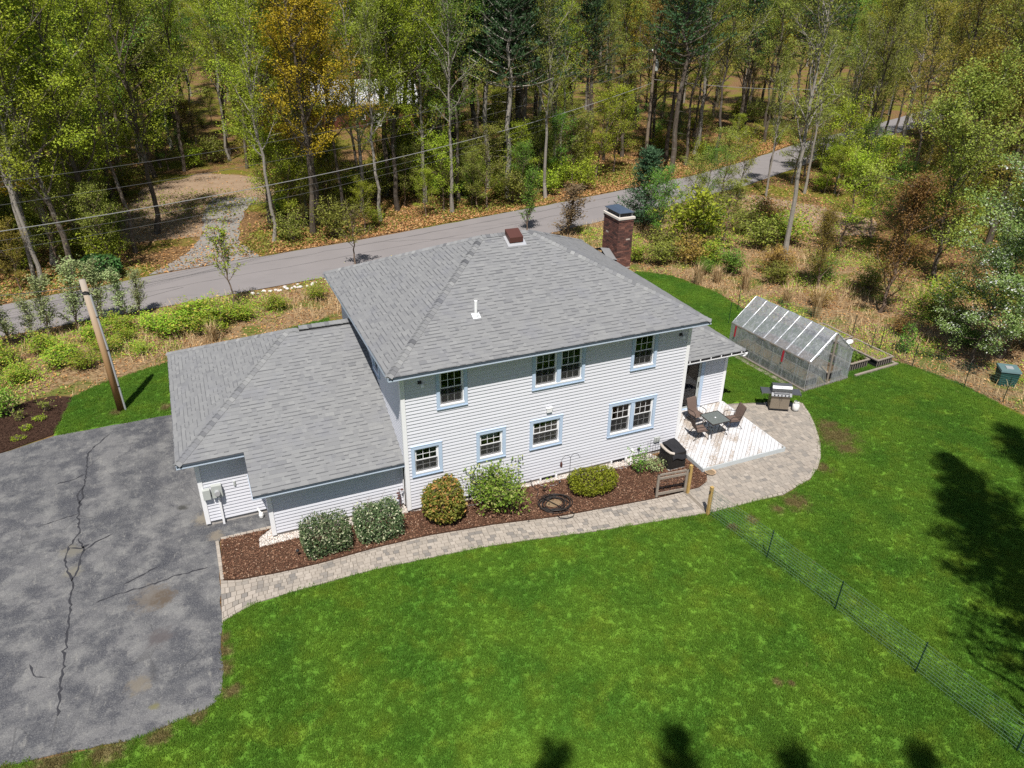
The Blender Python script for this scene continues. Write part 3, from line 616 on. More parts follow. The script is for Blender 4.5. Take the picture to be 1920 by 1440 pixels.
# fascia on the other eaves + soffits
b = MB(); b.box(E_L-.02, E_L, E_F, E_B, HE-.16, HE-.02); b.box(E_R, E_R+.02, E_F, E_B, HE-.16, HE-.02); b.box(E_L, E_R, E_B, E_B+.02, HE-.16, HE-.02); b.box(E_L-.02,E_R+.02,E_F-.003+.005,E_F+.02,HE-.158,HE-.135); b.build('fascia', M['gutter'], house)
b = MB(); b.box(GX0-.02, GX0, GY0, GY1, GZ-.18, GZ-.02); b.box(GX0, 0, GY1, GY1+.02, GZ-.18, GZ-.02); b.box(-5.0,-4.98,-.01,1.47,2.02,2.06); b.build('fascia', M['gutter'], gr)
MB().add([(-4.985,-.01,2.185),(-4.985,1.49,2.918),(-4.985,1.49,2.75),(-4.985,-.01,2.02)], [(0,1,2,3)]).build('rake_board', M['gutter'], gr)
MB().box(WX1, WX1+.02, WY0, WY1, WZ-.16, WZ-.02).build('fascia', M['white'], wr)
b = MB(); b.box(E_L+.002, E_R-.002, E_F+.002, -.002, HE-.158, HE-.146); b.box(E_L+.002, -.002, 0, E_B-.002, HE-.158, HE-.146); b.box(W_+.002, E_R-.002, 0, E_B-.002, HE-.158, HE-.146); b.build('soffit', M['soffit'], house)
b = MB(); b.box(GX0+.002, -4.98, GY0+.002, 1.968, GZ-.175, GZ-.163); b.box(GX0+.002, -6.522, 1.97, GY1, GZ-.175, GZ-.163); b.box(-4.978, -.002, -.008, .468, 2.022, 2.034); b.build('soffit', M['soffit'], gr)
MB().box(11.062, WX1-.002, WY0+.002, 2.188, WZ-.155, WZ-.143).build('soffit', M['soffit'], wr)

# walls: sheathing with real openings, clapboards cut round them
def wall_cells(u0, u1, z0, z1, holes):
    us = sorted({u0, u1, *[max(u0,min(u1,v)) for h_ in holes for v in h_[:2]]}); zs = sorted({z0, z1, *[v for h_ in holes for v in h_[2:4]]})
    for i in range(len(us)-1):
        for j in range(len(zs)-1):
            cu = (us[i]+us[i+1])/2; cz = (zs[j]+zs[j+1])/2
            if not any(h_[0] < cu < h_[1] and h_[2] < cz < h_[3] for h_ in holes): yield us[i], us[i+1], zs[j], zs[j+1]
def place(axis, s, off):                         # map (u, d outward, z) to world
    if axis == 'y': return lambda u, d, z: (u, off + s*d, z)
    return lambda u, d, z: (off + s*d, u, z)
def prism(b, P, u0, u1, prof, tone):             # prof: list of (d,z) extruded along u
    k = len(prof); vs = [P(u, d, z) for u in (u0, u1) for d, z in prof]
    b.add(vs, [(i, (i+1) % k, (i+1) % k+k, i+k) for i in range(k)] + [tuple(range(k))[::-1], tuple(range(k, 2*k))], tone)
NB = [0]
def wall(axis, s, off, u0, u1, z0, z1, holes=(), seen=True, zfound=.2, name='wall', course=.127, thick=.12):
    P = place(axis, s, off); b = MB()
    for a, c_, e_, f_ in wall_cells(u0, u1, z0, z1, [(x0+.085, x1-.085, y0+.085, y1-.085) for x0, x1, y0, y1 in holes]):
        vs = [P(u, d, z) for d in (-.001, -thick) for u, z in ((a,e_),(c_,e_),(c_,f_),(a,f_))]
        b.add(vs, [(0,1,2,3),(7,6,5,4),(0,4,5,1),(1,5,6,2),(2,6,7,3),(3,7,4,0)])
    wo = b.build(name, M['wallcore'], house)
    zz = z0; r = random.Random(int(off*100)+int(u0*10)+5); rest = MB()
    while zz < z1-.01:
        zt = min(z1, zz+course); cz = (zz+zt)/2
        cuts = sorted((h_[0]+.04, h_[1]-.04) for h_ in holes if h_[2]+.03 < cz < h_[3]-.03)
        segs = []; cur = u0
        for c0, c1 in cuts:
            if c0 > cur: segs.append((cur, min(c0, u1)))
            cur = max(cur, c1)
        if cur < u1: segs.append((cur, u1))
        for a, c_ in segs:
            prof = [(.001, zz+.012),(.030, zz),(.032, zz+.006),(.021, zz+.06),(.004, zt+.004),(.001, zt+.004)]
            tn = min(1,max(0,r.gauss(.5,.3)))
            if seen and NB[0] < 298:
                bb = MB(); prism(bb, P, a, c_, prof, tn); bb.build('siding_board', M['siding'], wo); NB[0] += 1
            else: prism(rest, P, a, c_, prof, tn)
        zz = zt
    if rest.v: rest.build('siding_board_field', M['siding'], wo, kind='stuff')
    MB_found = MB(); vs = [P(u, d, z) for d in (-.03, -thick-.1) for u, z in ((u0,-.2),(u1,-.2),(u1,z0-.002),(u0,z0-.002))]
    MB_found.add(vs, [(0,1,2,3),(7,6,5,4),(0,4,5,1),(1,5,6,2),(2,6,7,3),(3,7,4,0)]); MB_found.build('foundation', M['concrete'], wo)
    return wo
def corner(x, y, z0, z1, w=.1, sx=1, sy=1):
    b = MB(); b.box(min(x-.044*sx, x+w*sx), max(x-.044*sx, x+w*sx), min(y-.044*sy, y-.004*sy), max(y-.044*sy, y-.004*sy), z0, z1)
    b.box(min(x-.0435*sx, x-.004*sx), max(x-.0435*sx, x-.004*sx), min(y-.0045*sy, y+w*sy), max(y-.0045*sy, y+w*sy), z0+.001, z1-.001)
    b.build('corner_board', M['white'], house)

WIN = {'A': (1.17,2.25,4.03,5.47,3,1), 'B': (4.63,6.67,4.04,5.47,3,2), 'C': (8.57,9.65,4.05,5.47,3,1), 'D': (7.81,9.87,1.35,2.78,3,2), 'E': (4.59,5.89,1.59,2.78,4,1), 'F': (2.55,3.65,1.60,2.78,3,1), 'G': (.20,1.29,1.57,2.75,3,1)}
holes_front = [w[:4] for w in WIN.values()]
wall('y', -1, 0.0, 0.02, W_-.02, .2, HE-.165, holes_front)
wall('x', -1, 0.0, 0.02, D_-.02, 2.1, HE-.165, [(4.2,5.05,4.05,5.3)] if False else [(2.75,3.7,4.05,5.3)], name='wall')
wall('y', -1, 1.97, -6.5, -4.55, .2, GZ-.18)
wall('y', -1, .47, -4.51, -.03, .2, 2.03)
wall('y', -1, 2.19, 11.08, 14.84, .28, WZ-.16, [(11.6,13.75,.30,2.52)])
wall('x', -1, -4.53, .49, 1.95, .2, 2.4, seen=False)
wall('x', 1, 14.86, 2.21, 10.4, .2, WZ-.16, seen=False)
wall('x', -1, -6.52, 1.99, 9.72, .2, GZ-.18, [(2.5,5.3,.2,2.35),(6.2,9.0,.2,2.35)], seen=False)
wall('y', 1, D_, 0.02, W_-.02, .2, HE-.165, [(1.5,2.6,4.05,5.4),(5,6.1,4.05,5.4),(8.5,9.6,4.05,5.4)], seen=False)
wall('x', 1, W_, 0.02, D_-.02, .2, HE-.165, seen=False)
wall('y', 1, 9.74, -6.5, 0, .2, GZ-.18, seen=False); wall('y', 1, 10.5, 11.0, 14.84, .2, WZ-.16, seen=False)
corner(0,0,.19,HE-.165); corner(W_,0,.19,HE-.165,sx=-1); corner(-6.52,1.97,.12,GZ-.18); corner(-4.53,.47,.15,2.03); corner(14.86,2.19,.26,WZ-.16,sx=-1)
# wall end trim where the garage front meets the main wall
for s_ in (0,): MB().box(-.05,-.022,.34,.468,.2,2.03).build('corner_board', M['white'], house)
# inside: floors, partitions (what one sees through the panes)
b = MB(); b.box(.15,W_-.15,.15,D_-.15,.25,.3); b.box(.15,W_-.15,.15,D_-.15,2.86,3.1); b.build('floor_slab', M['carpet'], house)
b = MB(); b.box(.15,W_-.15,4.2,4.3,.3,2.86); b.box(.15,W_-.15,4.2,4.3,3.1,5.57); b.box(3.6,3.7,.15,4.2,3.1,5.57); b.box(7.4,7.5,.15,4.2,3.1,5.57); b.box(6.4,6.5,.15,4.2,.3,2.86); b.box(.13,W_-.13,.13,D_-.13,5.5,5.55); b.build('partition_wall', M['interior'], house)
b = MB(); b.box(11.3,14.7,5.5,5.6,.3,2.7); b.box(11.2,14.75,2.4,5.5,.25,.3); b.build('wing_room', M['interior'], house)

def window(axis, s, off, x0, x1, z0, z1, cols, nsash, screens=True, casing='blue'):
    P = place(axis, s, off)
    loc = P((x0+x1)/2, 0, z0)
    wo = bpy.data.objects.new('window', None); COL.objects.link(wo); wo.parent = house; wo.location = loc; wo.empty_display_size = .1
    def bx(b, u0, u1, d0, d1, zz0, zz1, tone=.5):
        vs = [Vector(P(u, d, z))-Vector(loc) for d in (d1, d0) for u, z in ((u0,zz0),(u1,zz0),(u1,zz1),(u0,zz1))]
        b.add(vs, [(0,1,2,3),(7,6,5,4),(0,4,5,1),(1,5,6,2),(2,6,7,3),(3,7,4,0)], tone)
    cw = .115; b = MB()
    bx(b, x0, x0+cw, -.02, .06, z0, z1); bx(b, x1-cw, x1, -.02, .06, z0, z1); bx(b, x0+cw, x1-cw, -.02, .0595, z1-cw, z1)
    bx(b, x0-.012, x1+.012, 0, .072, z1, z1+.018)
    b.build('casing', M[casing], wo)
    b = MB(); bx(b, x0+cw, x1-cw, -.02, .0595, z0, z0+cw*.62); bx(b, x0-.008, x1+.008, .0, .076, z0-.03, z0-.001); b.build('sill', M[casing], wo)
    # white reveal and inner sill
    b = MB(); bx(b, x0+cw, x1-cw, -.10, .064, z0+cw*.62+.001, z0+cw*.62+.04); bx(b, x0+cw, x0+cw+.035, -.1, .0, z0+.1, z1-cw); bx(b, x1-cw-.035, x1-cw, -.1, .0, z0+.1, z1-cw); bx(b, x0+cw+.035, x1-cw-.035, -.1, .0, z1-cw-.03, z1-cw); b.build('jamb', M['white'], wo)
    a0 = x0+cw+.035; a1 = x1-cw-.035; units = []
    if nsash == 2:
        mid = (a0+a1)/2; b = MB(); bx(b, mid-.075, mid+.075, -.09, .055, z0+cw*.62+.042, z1-cw-.031); b.build('mullion', M[casing], wo)
        b = MB(); bx(b, mid-.105, mid-.076, -.1, .0, z0+.12, z1-cw-.031); bx(b, mid+.076, mid+.105, -.1, .0, z0+.12, z1-cw-.031); b.build('jamb', M['white'], wo)
        units = [(a0, mid-.105), (mid+.105, a1)]
    else: units = [(a0, a1)]
    zb = z0+cw*.62+.04; zt = z1-cw-.03; zm = (zb+zt)/2
    for u0, u1 in units:
        for (q0, q1, d) in ((zm-.02, zt, -.02), (zb, zm+.025, -.055)):
            b = MB(); fw = .042
            bx(b, u0, u0+fw, d-.03, d, q0, q1); bx(b, u1-fw, u1, d-.03, d, q0, q1); bx(b, u0+fw, u1-fw, d-.03, d+.001, q0, q0+fw); bx(b, u0+fw, u1-fw, d-.03, d+.001, q1-fw, q1)
            b.build('sash', M['white'], wo)
            g0, g1, h0, h1 = u0+fw, u1-fw, q0+fw, q1-fw; mw = .016
            for c_ in range(1, cols):
                x = g0+(g1-g0)*c_/cols; b = MB(); bx(b, x-mw/2, x+mw/2, d-.02, d-.006, h0, h1); b.build('muntin', M['white'], wo)
            hm = (h0+h1)/2; b = MB(); bx(b, g0, g1, d-.021, d-.0055, hm-mw/2, hm+mw/2); b.build('muntin', M['white'], wo)
            for c_ in range(cols):
                for rr in range(2):
                    b = MB(); bx(b, g0+(g1-g0)*c_/cols+mw/2, g0+(g1-g0)*(c_+1)/cols-mw/2, d-.016, d-.012, (h0,hm)[rr]+mw/2, (hm,h1)[rr]-mw/2); b.build('pane', M['glass'], wo)
        if screens:
            b = MB(); bx(b, u0+.01, u1-.01, -.018, -.016, zb+.002, zm-.002); b.build('insect_screen', M['screen'], wo)
    return wo
for k, (x0,x1,z0,z1,c_,n_) in WIN.items(): window('y', -1, 0.0, x0, x1, z0, z1, c_, n_)
window('x', -1, 0.0, 2.75, 3.7, 4.05, 5.3, 3, 1)
for x0, x1 in ((1.5,2.6),(5,6.1),(8.5,9.6)): window('y', 1, D_, x0, x1, 4.05, 5.4, 3, 1)
for x0_, x1_, z0_, z1_, m_ in ((8.95,9.62,1.95,2.62,'interior'),(4.86,5.46,4.95,5.3,'interior'),(2.72,3.42,2.35,2.64,'white'),(.38,.58,1.8,2.62,'interior'),(.95,1.12,1.8,2.62,'interior')):
    MB().box(x0_,x1_,.15,.165,z0_,z1_).build('window_blind', M[m_], house)
# sliding door of the wing
sd = bpy.data.objects.new('sliding_door', None); COL.objects.link(sd); sd.parent = house; sd.location = (11.6, 2.19, .3)
b = MB(); b.box(0,.07,-.03,.08,0,2.2); b.box(1.98,2.15,-.04,.08,0,2.22); b.box(.07,1.98,-.03,.08,2.12,2.2); b.box(-.1,2.15,-.06,.08,-.1,.0); b.build('door_frame', M['blue'], sd)
b = MB(); b.box(1.0,1.06,-.01,.03,0,2.12); b.box(1.86,1.98,-.02,.03,0,2.12); b.box(.07,.13,.03,.06,0,2.12); b.box(1.06,1.86,-.01,.03,0,.09); b.box(.13,1.0,.03,.06,0,.09); b.build('door_rail', M['greyplastic'], sd)
MB().box(1.06,1.86,.008,.014,.09,2.12).build('door_pane', M['glass'], sd); MB().box(.13,1.0,.04,.046,.09,2.12).build('door_pane', M['glass'], sd)
MB().box(1.9,1.93,-.05,-.02,.95,1.2).build('door_handle', M['black'], sd)
# garage doors (face the drive)
for y0, y1 in ((2.5,5.3),(6.2,9.0)):
    gd = bpy.data.objects.new('garage_door', None); COL.objects.link(gd); gd.parent = house; gd.location = (-6.5, y0, .03)
    for i in range(4): MB().box(-.02,.03,.08,y1-y0-.08,.01+i*.56,.55+i*.56).build('door_panel', M['white'], gd)
    b = MB(); b.box(-.05,-.0,-.02,.1,0,2.4); b.box(-.05,0,y1-y0-.1,y1-y0+.02,0,2.4); b.box(-.05,0,.1,y1-y0-.1,2.26,2.4); b.build('door_frame', M['blue'], gd)

# roof fittings
def fpt(x, y): return (x, y, HE+SL*(y-E_F))
px = fpt(3.06, 1.22)
vp = MB(); vp.tube([(px[0],px[1],px[2]-.05),(px[0],px[1],px[2]+.55)], .055, 12); vp = vp.build('vent_pipe', M['white'], house)
b = MB(); b.add([(px[0]-.14,px[1]-.13,fpt(0,px[1]-.13)[2]+.02),(px[0]+.14,px[1]-.13,fpt(0,px[1]-.13)[2]+.02),(px[0]+.14,px[1]+.1,fpt(0,px[1]+.1)[2]+.02),(px[0]-.14,px[1]+.1,fpt(0,px[1]+.1)[2]+.02)], [(0,1,2,3)]); b.lathe([(.10,-.05),(.09,.05),(.06,.1)], px, 12); b.build('vent_flashing', M['soffit'], vp)
x0, x1, y0, y1 = 5.48, 6.02, 4.02, 4.5
bv = MB(); zA = fpt(0,y0)[2]; zB = fpt(0,y1)[2]
bv.add([(x0,y0,zA+.06),(x1,y0,zA+.06),(x1,y1,zB+.04),(x0,y1,zB+.04),(x0,y0,zA+.25),(x1,y0,zA+.25),(x1,y1,zB+.22),(x0,y1,zB+.22)], [(0,3,2,1),(4,5,6,7),(0,1,5,4),(1,2,6,5),(2,3,7,6),(3,0,4,7)])
bv = bv.build('roof_vent', M['ventbrown'], house)
MB().box(x0+.04,x1-.04,y0+.05,y1-.05,zA-.05,zA+.15).build('vent_throat', M['black'], bv)
MB().add([(x0-.1,y0-.12,fpt(0,y0-.12)[2]+.02),(x1+.1,y0-.12,fpt(0,y0-.12)[2]+.02),(x1+.1,y1+.1,fpt(0,y1+.1)[2]+.02),(x0-.1,y1+.1,fpt(0,y1+.1)[2]+.02)],[(0,1,2,3)]).build('vent_flashing', M['galv'], bv)
# chimney: bricks round a core
CX0, CX1, CY0, CY1, CZ = 11.93, 12.67, 7.02, 8.32, 7.38
ch = MB().box(CX0+.02,CX1-.02,CY0+.02,CY1-.02,-.2,CZ).build('chimney', M['mortar'], house)
BR = []; rr = random.Random(21); bh = .0665; gapm = .011
nz = int((CZ-3.8)/(bh+gapm))
for k in range(nz+1):
    z0 = 3.8+k*(bh+gapm); z1 = min(z0+bh, CZ); out_ = .02 if k >= nz-1 else 0.0
    for (a, b_, fixed, ax, sgn) in ((CX0,CX1,CY0,'y',-1),(CX0,CX1,CY1,'y',1),(CY0,CY1,CX0,'x',-1),(CY0,CY1,CX1,'x',1)):
        u = a - out_ - (.1 if k % 2 else 0)
        while u < b_+out_:
            u0 = max(a-out_, u); u1 = min(b_+out_, u+.2); u += .21
            if u1-u0 < .02: continue
            d = .004+out_+rr.uniform(0,.006); e0, e1 = sorted((fixed+sgn*d, fixed-sgn*.03))
            mb = MB(); (mb.box(u0,u1,e0,e1,z0,z1) if ax == 'y' else mb.box(e0,e1,u0,u1,z0,z1))
            tn = min(.92,max(0,rr.gauss(.42+.25*(z0 < 5.6), .24))); tn = 1.0 if rr.random() < .02 else tn
            BR.append((mb.v, mb.f, tn))
vis = [p for p in BR if (p[0][0][2] > 5.2)]
pieces(BR, 300, 'brick', M['brick'], ch, lambda p: (p[0][0][2] > 5.3)*10 + (p[0][0][1] < 7.05)*5 + (p[0][0][0] < 11.96)*4 + p[0][0][2]*.1)
MB().box(CX0-.05,CX1+.05,CY0-.05,CY1+.05,CZ,CZ+.09).build('chimney_crown', M['stonecap'], ch)
rc = MB(); rc.box(CX0+.1,CX1-.1,CY0+.12,CY1-.12,CZ+.09,CZ+.24); rc = rc.build('flue_screen', M['darkmetal'], ch)
b = MB()
for x in (CX0+.06,CX1-.06):
    for y in (CY0+.08,CY1-.08): b.box(x-.015,x+.015,y-.015,y+.015,CZ+.09,CZ+.3)
b.build('cap_leg', M['galv'], ch)
xm = (CX0+CX1)/2; zc = CZ+.29
MB().add([(CX0-.0,CY0+.0,zc),(CX1+.0,CY0+.0,zc),(CX1+.0,CY1-.0,zc),(CX0-.0,CY1-.0,zc),(CX0+.18,CY0+.22,zc+.1),(CX1-.18,CY0+.22,zc+.1),(CX1-.18,CY1-.22,zc+.1),(CX0+.18,CY1-.22,zc+.1),(CX0,CY0,zc-.025),(CX1,CY0,zc-.025),(CX1,CY1,zc-.025),(CX0,CY1,zc-.025)],
         [(0,1,5,4),(1,2,6,5),(2,3,7,6),(3,0,4,7),(4,5,6,7),(0,8,9,1),(1,9,10,2),(2,10,11,3),(3,11,8,0),(8,11,10,9)]).build('chimney_rain_cap', M['capmetal'], ch)
# little saddle roof between eave and chimney
MB().add([(11.45,6.95,5.72),(11.45,7.67,6.02),(11.45,8.4,5.72),(11.95,6.95,5.60),(11.95,7.67,5.92),(11.95,8.4,5.60)], [(0,3,4,1),(1,4,5,2)]).build('chimney_saddle', M['shingle'], house)
# small wall fittings
b = MB(); b.box(5.22,5.42,-.10,-.015,3.02,3.18); b.box(5.20,5.44,-.115,-.015,3.18,3.2); b.build('dryer_vent', M['white'], house)
def flood(x, y, z, dx):
    b = MB(); b.box(x-.06,x+.06,y-.06,y-.015,z-.05,z+.05); b.tube([(x,y-.05,z),(x+dx,y-.13,z-.05)], .02, 6); l = b.build('floodlight', M['darkmetal'], house)
    MB().lathe([(.03,.06),(.05,.02),(.06,-.05),(.0,-.055)], (x+dx,y-.15,z-.08), 12).build('lamp_bulb', M['white'], l)
flood(.62,0,5.15,.06); flood(10.62,0,5.15,.07)
# electricity meter on the garage
b = MB(); b.box(-6.47,-6.24,1.80,1.95,1.18,1.55); b.build('meter_box', M['greyplastic'], house)
mb_ = MB().box(-6.19,-5.86,1.79,1.95,1.2,1.66).build('meter_box', M['greyplastic'], house)
MB().tube([(-6.02,1.79,1.42),(-6.02,1.66,1.42)], .09, 16).build('meter_dial', M['galv'], mb_)
MB().bar((-6.0,1.9,1.2),(-6.0,1.9,.02),.07,.07).build('conduit', M['white'], house)
MB().box(-5.47,-5.41,1.9,1.95,1.45,1.62).build('junction_box', M['greyplastic'], house)
b = MB(); b.box(9.98,10.22,-.09,-.015,.62,.82); b.build('disconnect_box', M['greyplastic'], house)
b = MB(); b.tube([(8.98,-.05,.55),(8.98,-.12,.5),(8.9,-.14,.08)], .04, 8); b.build('downpipe', M['white'], house)
b = MB(); b.box(9.25,9.36,-.06,-.015,.42,.52); b.tube([(9.3,-.06,.45),(9.3,-.14,.42)], .02, 6); b.build('spigot', M['darkmetal'], house)
# basement window wells
for x in (5.05, 8.08, 2.0):
    ww = bpy.data.objects.new('basement_window', None); COL.objects.link(ww); ww.parent = house; ww.location = (x, 0, 0)
    MB().box(.05,.65,.0,.032-.05+.05,-.1,.19).build('dark_pane', M['black'], ww)
    b = MB(); b.box(0,.06,-.05,.02,-.05,.19); b.box(.64,.72,-.05,.02,-.05,.19); b.box(.06,.64,-.04,-.02,.0,.04); b.build('window_frame', M['white'], ww)
    b = MB(); b.tube([(.36+.5*math.cos(a), -.03-.42*math.sin(a), .05) for a in [PI*i/14 for i in range(15)]], .022, 6); b.build('well_rim', M['galv'], ww)

# ---------------------------------------------------------------- paving and planting beds
def slab(poly, z0, z1, tone, bev=.006):
    k = len(poly); cx = sum(p[0] for p in poly)/k; cy = sum(p[1] for p in poly)/k
    ins = []
    for x, y in poly:
        L = math.hypot(x-cx, y-cy) or 1; ins.append((x-(x-cx)/L*bev*1.4, y-(y-cy)/L*bev*1.4))
    vs = [(x,y,z1) for x,y in ins]+[(x,y,z1-bev) for x,y in poly]+[(x,y,z0) for x,y in poly]
    a = sum(poly[i][0]*poly[(i+1)%k][1]-poly[(i+1)%k][0]*poly[i][1] for i in range(k))
    fs = [tuple(range(k))]+[(i+k,(i+1)%k+k,(i+1)%k,i) for i in range(k)]+[(i+2*k,(i+1)%k+2*k,(i+1)%k+k,i+k) for i in range(k)]
    if a < 0: fs = [f[::-1] for f in fs]
    return (vs, fs, tone)
def arc_param(P, k):
    L = [0]
    for i in range(len(P)-1): L.append(L[-1]+math.dist(P[i], P[i+1]))
    out = []
    for j in range(k+1):
        s_ = L[-1]*j/k; i = max(0, min(len(P)-2, next((q for q in range(len(L)-1) if L[q+1] >= s_-1e-9), len(P)-2)))
        t = (s_-L[i])/(L[i+1]-L[i]); out.append((P[i][0]+(P[i+1][0]-P[i][0])*t, P[i][1]+(P[i+1][1]-P[i][1])*t))
    return out
W_TOP = [(-6.36,-1.02),(-5.8,-1.22),(-4.6,-1.36),(-3.38,-1.42),(-1.5,-1.36),(.22,-1.42),(2.5,-1.72),(4.81,-2.18),(7,-2.42),(8.55,-2.58),(9.7,-2.62)]
W_BOT = [(-6.47,-2.88),(-6.0,-2.6),(-5.4,-2.42),(-4.2,-2.36),(-1.86,-2.34),(1.66,-2.64),(3.5,-2.95),(5.29,-3.31),(7.5,-3.65),(9.7,-3.99)]
walk = sheet('walkway', W_TOP + W_BOT[::-1], .028, M['sand'])
K = 1600; TOPP = arc_param(W_TOP, K); BOTP = arc_param(W_BOT, K)
def wmap(u, v):
    i = min(K, max(0, int(u*K))); a = BOTP[i]; b = TOPP[i]; return (a[0]+(b[0]-a[0])*v, a[1]+(b[1]-a[1])*v)
PV = []; r = random.Random(31); length = 16.4; bands = [0,.085,.23,.37,.52,.66,.81,.925,1.0]
rows_u = 0.0; 
for bi in range(len(bands)-1):
    u = -r.uniform(0,.02)
    border = bi in (0, len(bands)-2)
    while u < 1:
        w = (.235 if border else r.choice((.13,.19,.19,.25)))/length
        u0 = max(0,u); u1 = min(1,u+w); u += w
        if u1-u0 < .002: continue
        g_ = .0035/length*1.6; gv = .006
        q = [wmap(u0+g_, bands[bi]+gv), wmap(u1-g_, bands[bi]+gv), wmap(u1-g_, bands[bi+1]-gv), wmap(u0+g_, bands[bi+1]-gv)]
        tn = min(1,max(0,r.gauss(.66,.17))); tn = r.uniform(.0,.25) if (r.random() < .2 and not border) else tn
        PV.append(slab(q, .01, .052+r.uniform(-.003,.004), tn))
pieces(PV, 300, 'paver', M['paver'], walk, nearness)
PATIO = [(9.7,-2.6),(9.7,-4.0),(11.42,-4.06),(13.0,-4.15),(14.63,-3.74),(15.4,-3.3),(16.06,-2.75),(16.7,-2.05),(17.1,-1.5),(17.6,-.75),(18.03,0),(18.45,.98),(16.86,1.69),(15.45,2.15),(14.95,2.2)]
patio = sheet('patio', PATIO, .026, M['sand'])
inner = []                                        # inset for the soldier border
cxp, cyp = 13.8, -1.2
for x, y in PATIO:
    L = math.hypot(x-cxp, y-cyp); inner.append((x-(x-cxp)/L*.13, y-(y-cyp)/L*.13))
PP = []; ang = math.radians(-2.5); ca, sa = math.cos(ang), math.sin(ang); vv = -6.0; k = 0
while vv < 6:
    hh_ = (.155,.155,.2)[k % 3]; k += 1; uu = -7 - r.uniform(0,.2)
    while uu < 7:
        w = r.choice((.155,.2,.235,.235)); q = []
        for (a, b) in ((uu+.004,vv+.004),(uu+w-.004,vv+.004),(uu+w-.004,vv+hh_-.004),(uu+.004,vv+hh_-.004)):
            q.append((13.5+a*ca-b*sa, -.8+a*sa+b*ca))
        uu += w
        q = clip_poly(q, inner)
        if len(q) < 3 or area(q) < .003: continue
        c0 = (sum(p[0] for p in q)/len(q), sum(p[1] for p in q)/len(q))
        if 11.3 < c0[0] < 14.8 and c0[1] > -1.5: continue           # under the deck
        tn = min(1,max(0,r.gauss(.5,.16))); tn = r.uniform(.05,.3) if r.random() < .14 else tn
        PP.append(slab(q, .01, .05+r.uniform(-.003,.004), tn))
    vv += hh_
for i in range(1, 12):                            # border follows the curve
    a = Vector((*PATIO[i],0)); b = Vector((*PATIO[i+1],0)); a2 = Vector((*inner[i],0)); b2 = Vector((*inner[i+1],0)); k = max(1, round((b-a).length/.22))
    for j in range(k):
        t0, t1 = j/k+.012, (j+1)/k-.012; q = [a.lerp(b,t0), a.lerp(b,t1), a2.lerp(b2,t1), a2.lerp(b2,t0)]
        PP.append(slab([(p.x,p.y) for p in q], .01, .054, min(1,max(0,r.gauss(.72,.12)))))
pieces(PP, 300, 'paver', M['paver'], patio, nearness)
# mulch bed with chips, pebble strip, edging
MULCH = [(-6.2,1.02),(-6.28,-1.0),(-5.8,-1.2),(-4.6,-1.33),(-3.38,-1.39),(-1.5,-1.33),(.22,-1.39),(2.5,-1.69),(4.81,-2.15),(7,-2.4),(8.55,-2.56),(9.7,-2.6),(10.35,-2.62),(10.85,-2.42),(11.12,-2.05),(11.05,-1.2),(11.0,-.45),(10.1,-.4),(8.3,-.36),(5.4,-.2),(2.6,-.12),(-.1,.02),(-3.4,.12),(-5.05,.1),(-5.0,.6),(-4.62,.95)]
mul = sheet('mulch_bed', MULCH, .062, M['mulch'], .06)
def chips(name, P, z, n, s0, s1, mat_, seed, label, cat, amp=.02, lift=.0):
    rg = np.random.default_rng(seed); xs = [p[0] for p in P]; ys = [p[1] for p in P]; C_ = []
    while len(C_) < n:
        x = rg.uniform(min(xs), max(xs)); y = rg.uniform(min(ys), max(ys))
        if in_poly(x, y, P): C_.append((x, y))
    C_ = np.array(C_); L = rg.uniform(s0, s1, n); Wd = L*rg.uniform(.25,.7,n); a = rg.uniform(0, 2*PI, n); tx = rg.uniform(-.5,.5,n); ty = rg.uniform(-.4,.4,n)
    d = np.stack([np.cos(a), np.sin(a), tx], 1); e_ = np.stack([-np.sin(a), np.cos(a), ty], 1)
    c = np.stack([C_[:,0], C_[:,1], z + rg.uniform(0, amp, n) + L*.15], 1)
    V = np.stack([c-d*L[:,None]/2, c+e_*Wd[:,None]/2, c+d*L[:,None]/2, c-e_*Wd[:,None]/2], 1).reshape(-1,3)
    F = np.arange(4*n).reshape(n,4); tn = np.repeat(rg.beta(1.6,2.0,n), 4)
    o = link(name, quick_mesh(name, V, F, [mat_], tn), None, 'stuff'); o["label"] = label; o["category"] = cat
    return o
chips('mulch_chips', MULCH, .064, 26000, .03, .085, M['chip'], 1, 'brown bark chips covering the foundation bed', 'mulch')
GRAV = [(-5.05,.12),(-3.4,.14),(-.1,.04),(2.6,-.10),(5.4,-.18),(8.3,-.34),(10.1,-.38),(9.9,.03),(.03,.03),(-.02,.6),(-4.5,.6),(-4.55,.95),(-5.0,.62)]
sheet('pebble_strip', GRAV, .036, M['gravelbase'])
rg = np.random.default_rng(4); C_ = []
while len(C_) < 9000:
    x = rg.uniform(-5.1,10.1); y = rg.uniform(-.4,.96)
    if in_poly(x, y, GRAV): C_.append((x, y))
C_ = np.array(C_); n_ = len(C_); sz = rg.uniform(.014,.036,n_)
octv = np.array([(1,0,0),(0,1,0),(-1,0,0),(0,-1,0),(0,0,.8),(0,0,-.8)],float); octf = np.array([(0,1,4),(1,2,4),(2,3,4),(3,0,4),(1,0,5),(2,1,5),(3,2,5),(0,3,5)])
rot = rg.uniform(0,PI,n_); V = octv[None]*sz[:,None,None]*rg.uniform(.7,1.3,(n_,6,1)); cr, sr = np.cos(rot), np.sin(rot)
V = np.stack([V[...,0]*cr[:,None]-V[...,1]*sr[:,None], V[...,0]*sr[:,None]+V[...,1]*cr[:,None], V[...,2]], -1)
V += np.stack([C_[:,0], C_[:,1], .045+rg.uniform(0,.012,n_)], -1)[:,None]
F = (octf[None]+6*np.arange(n_)[:,None,None]).reshape(-1,3)
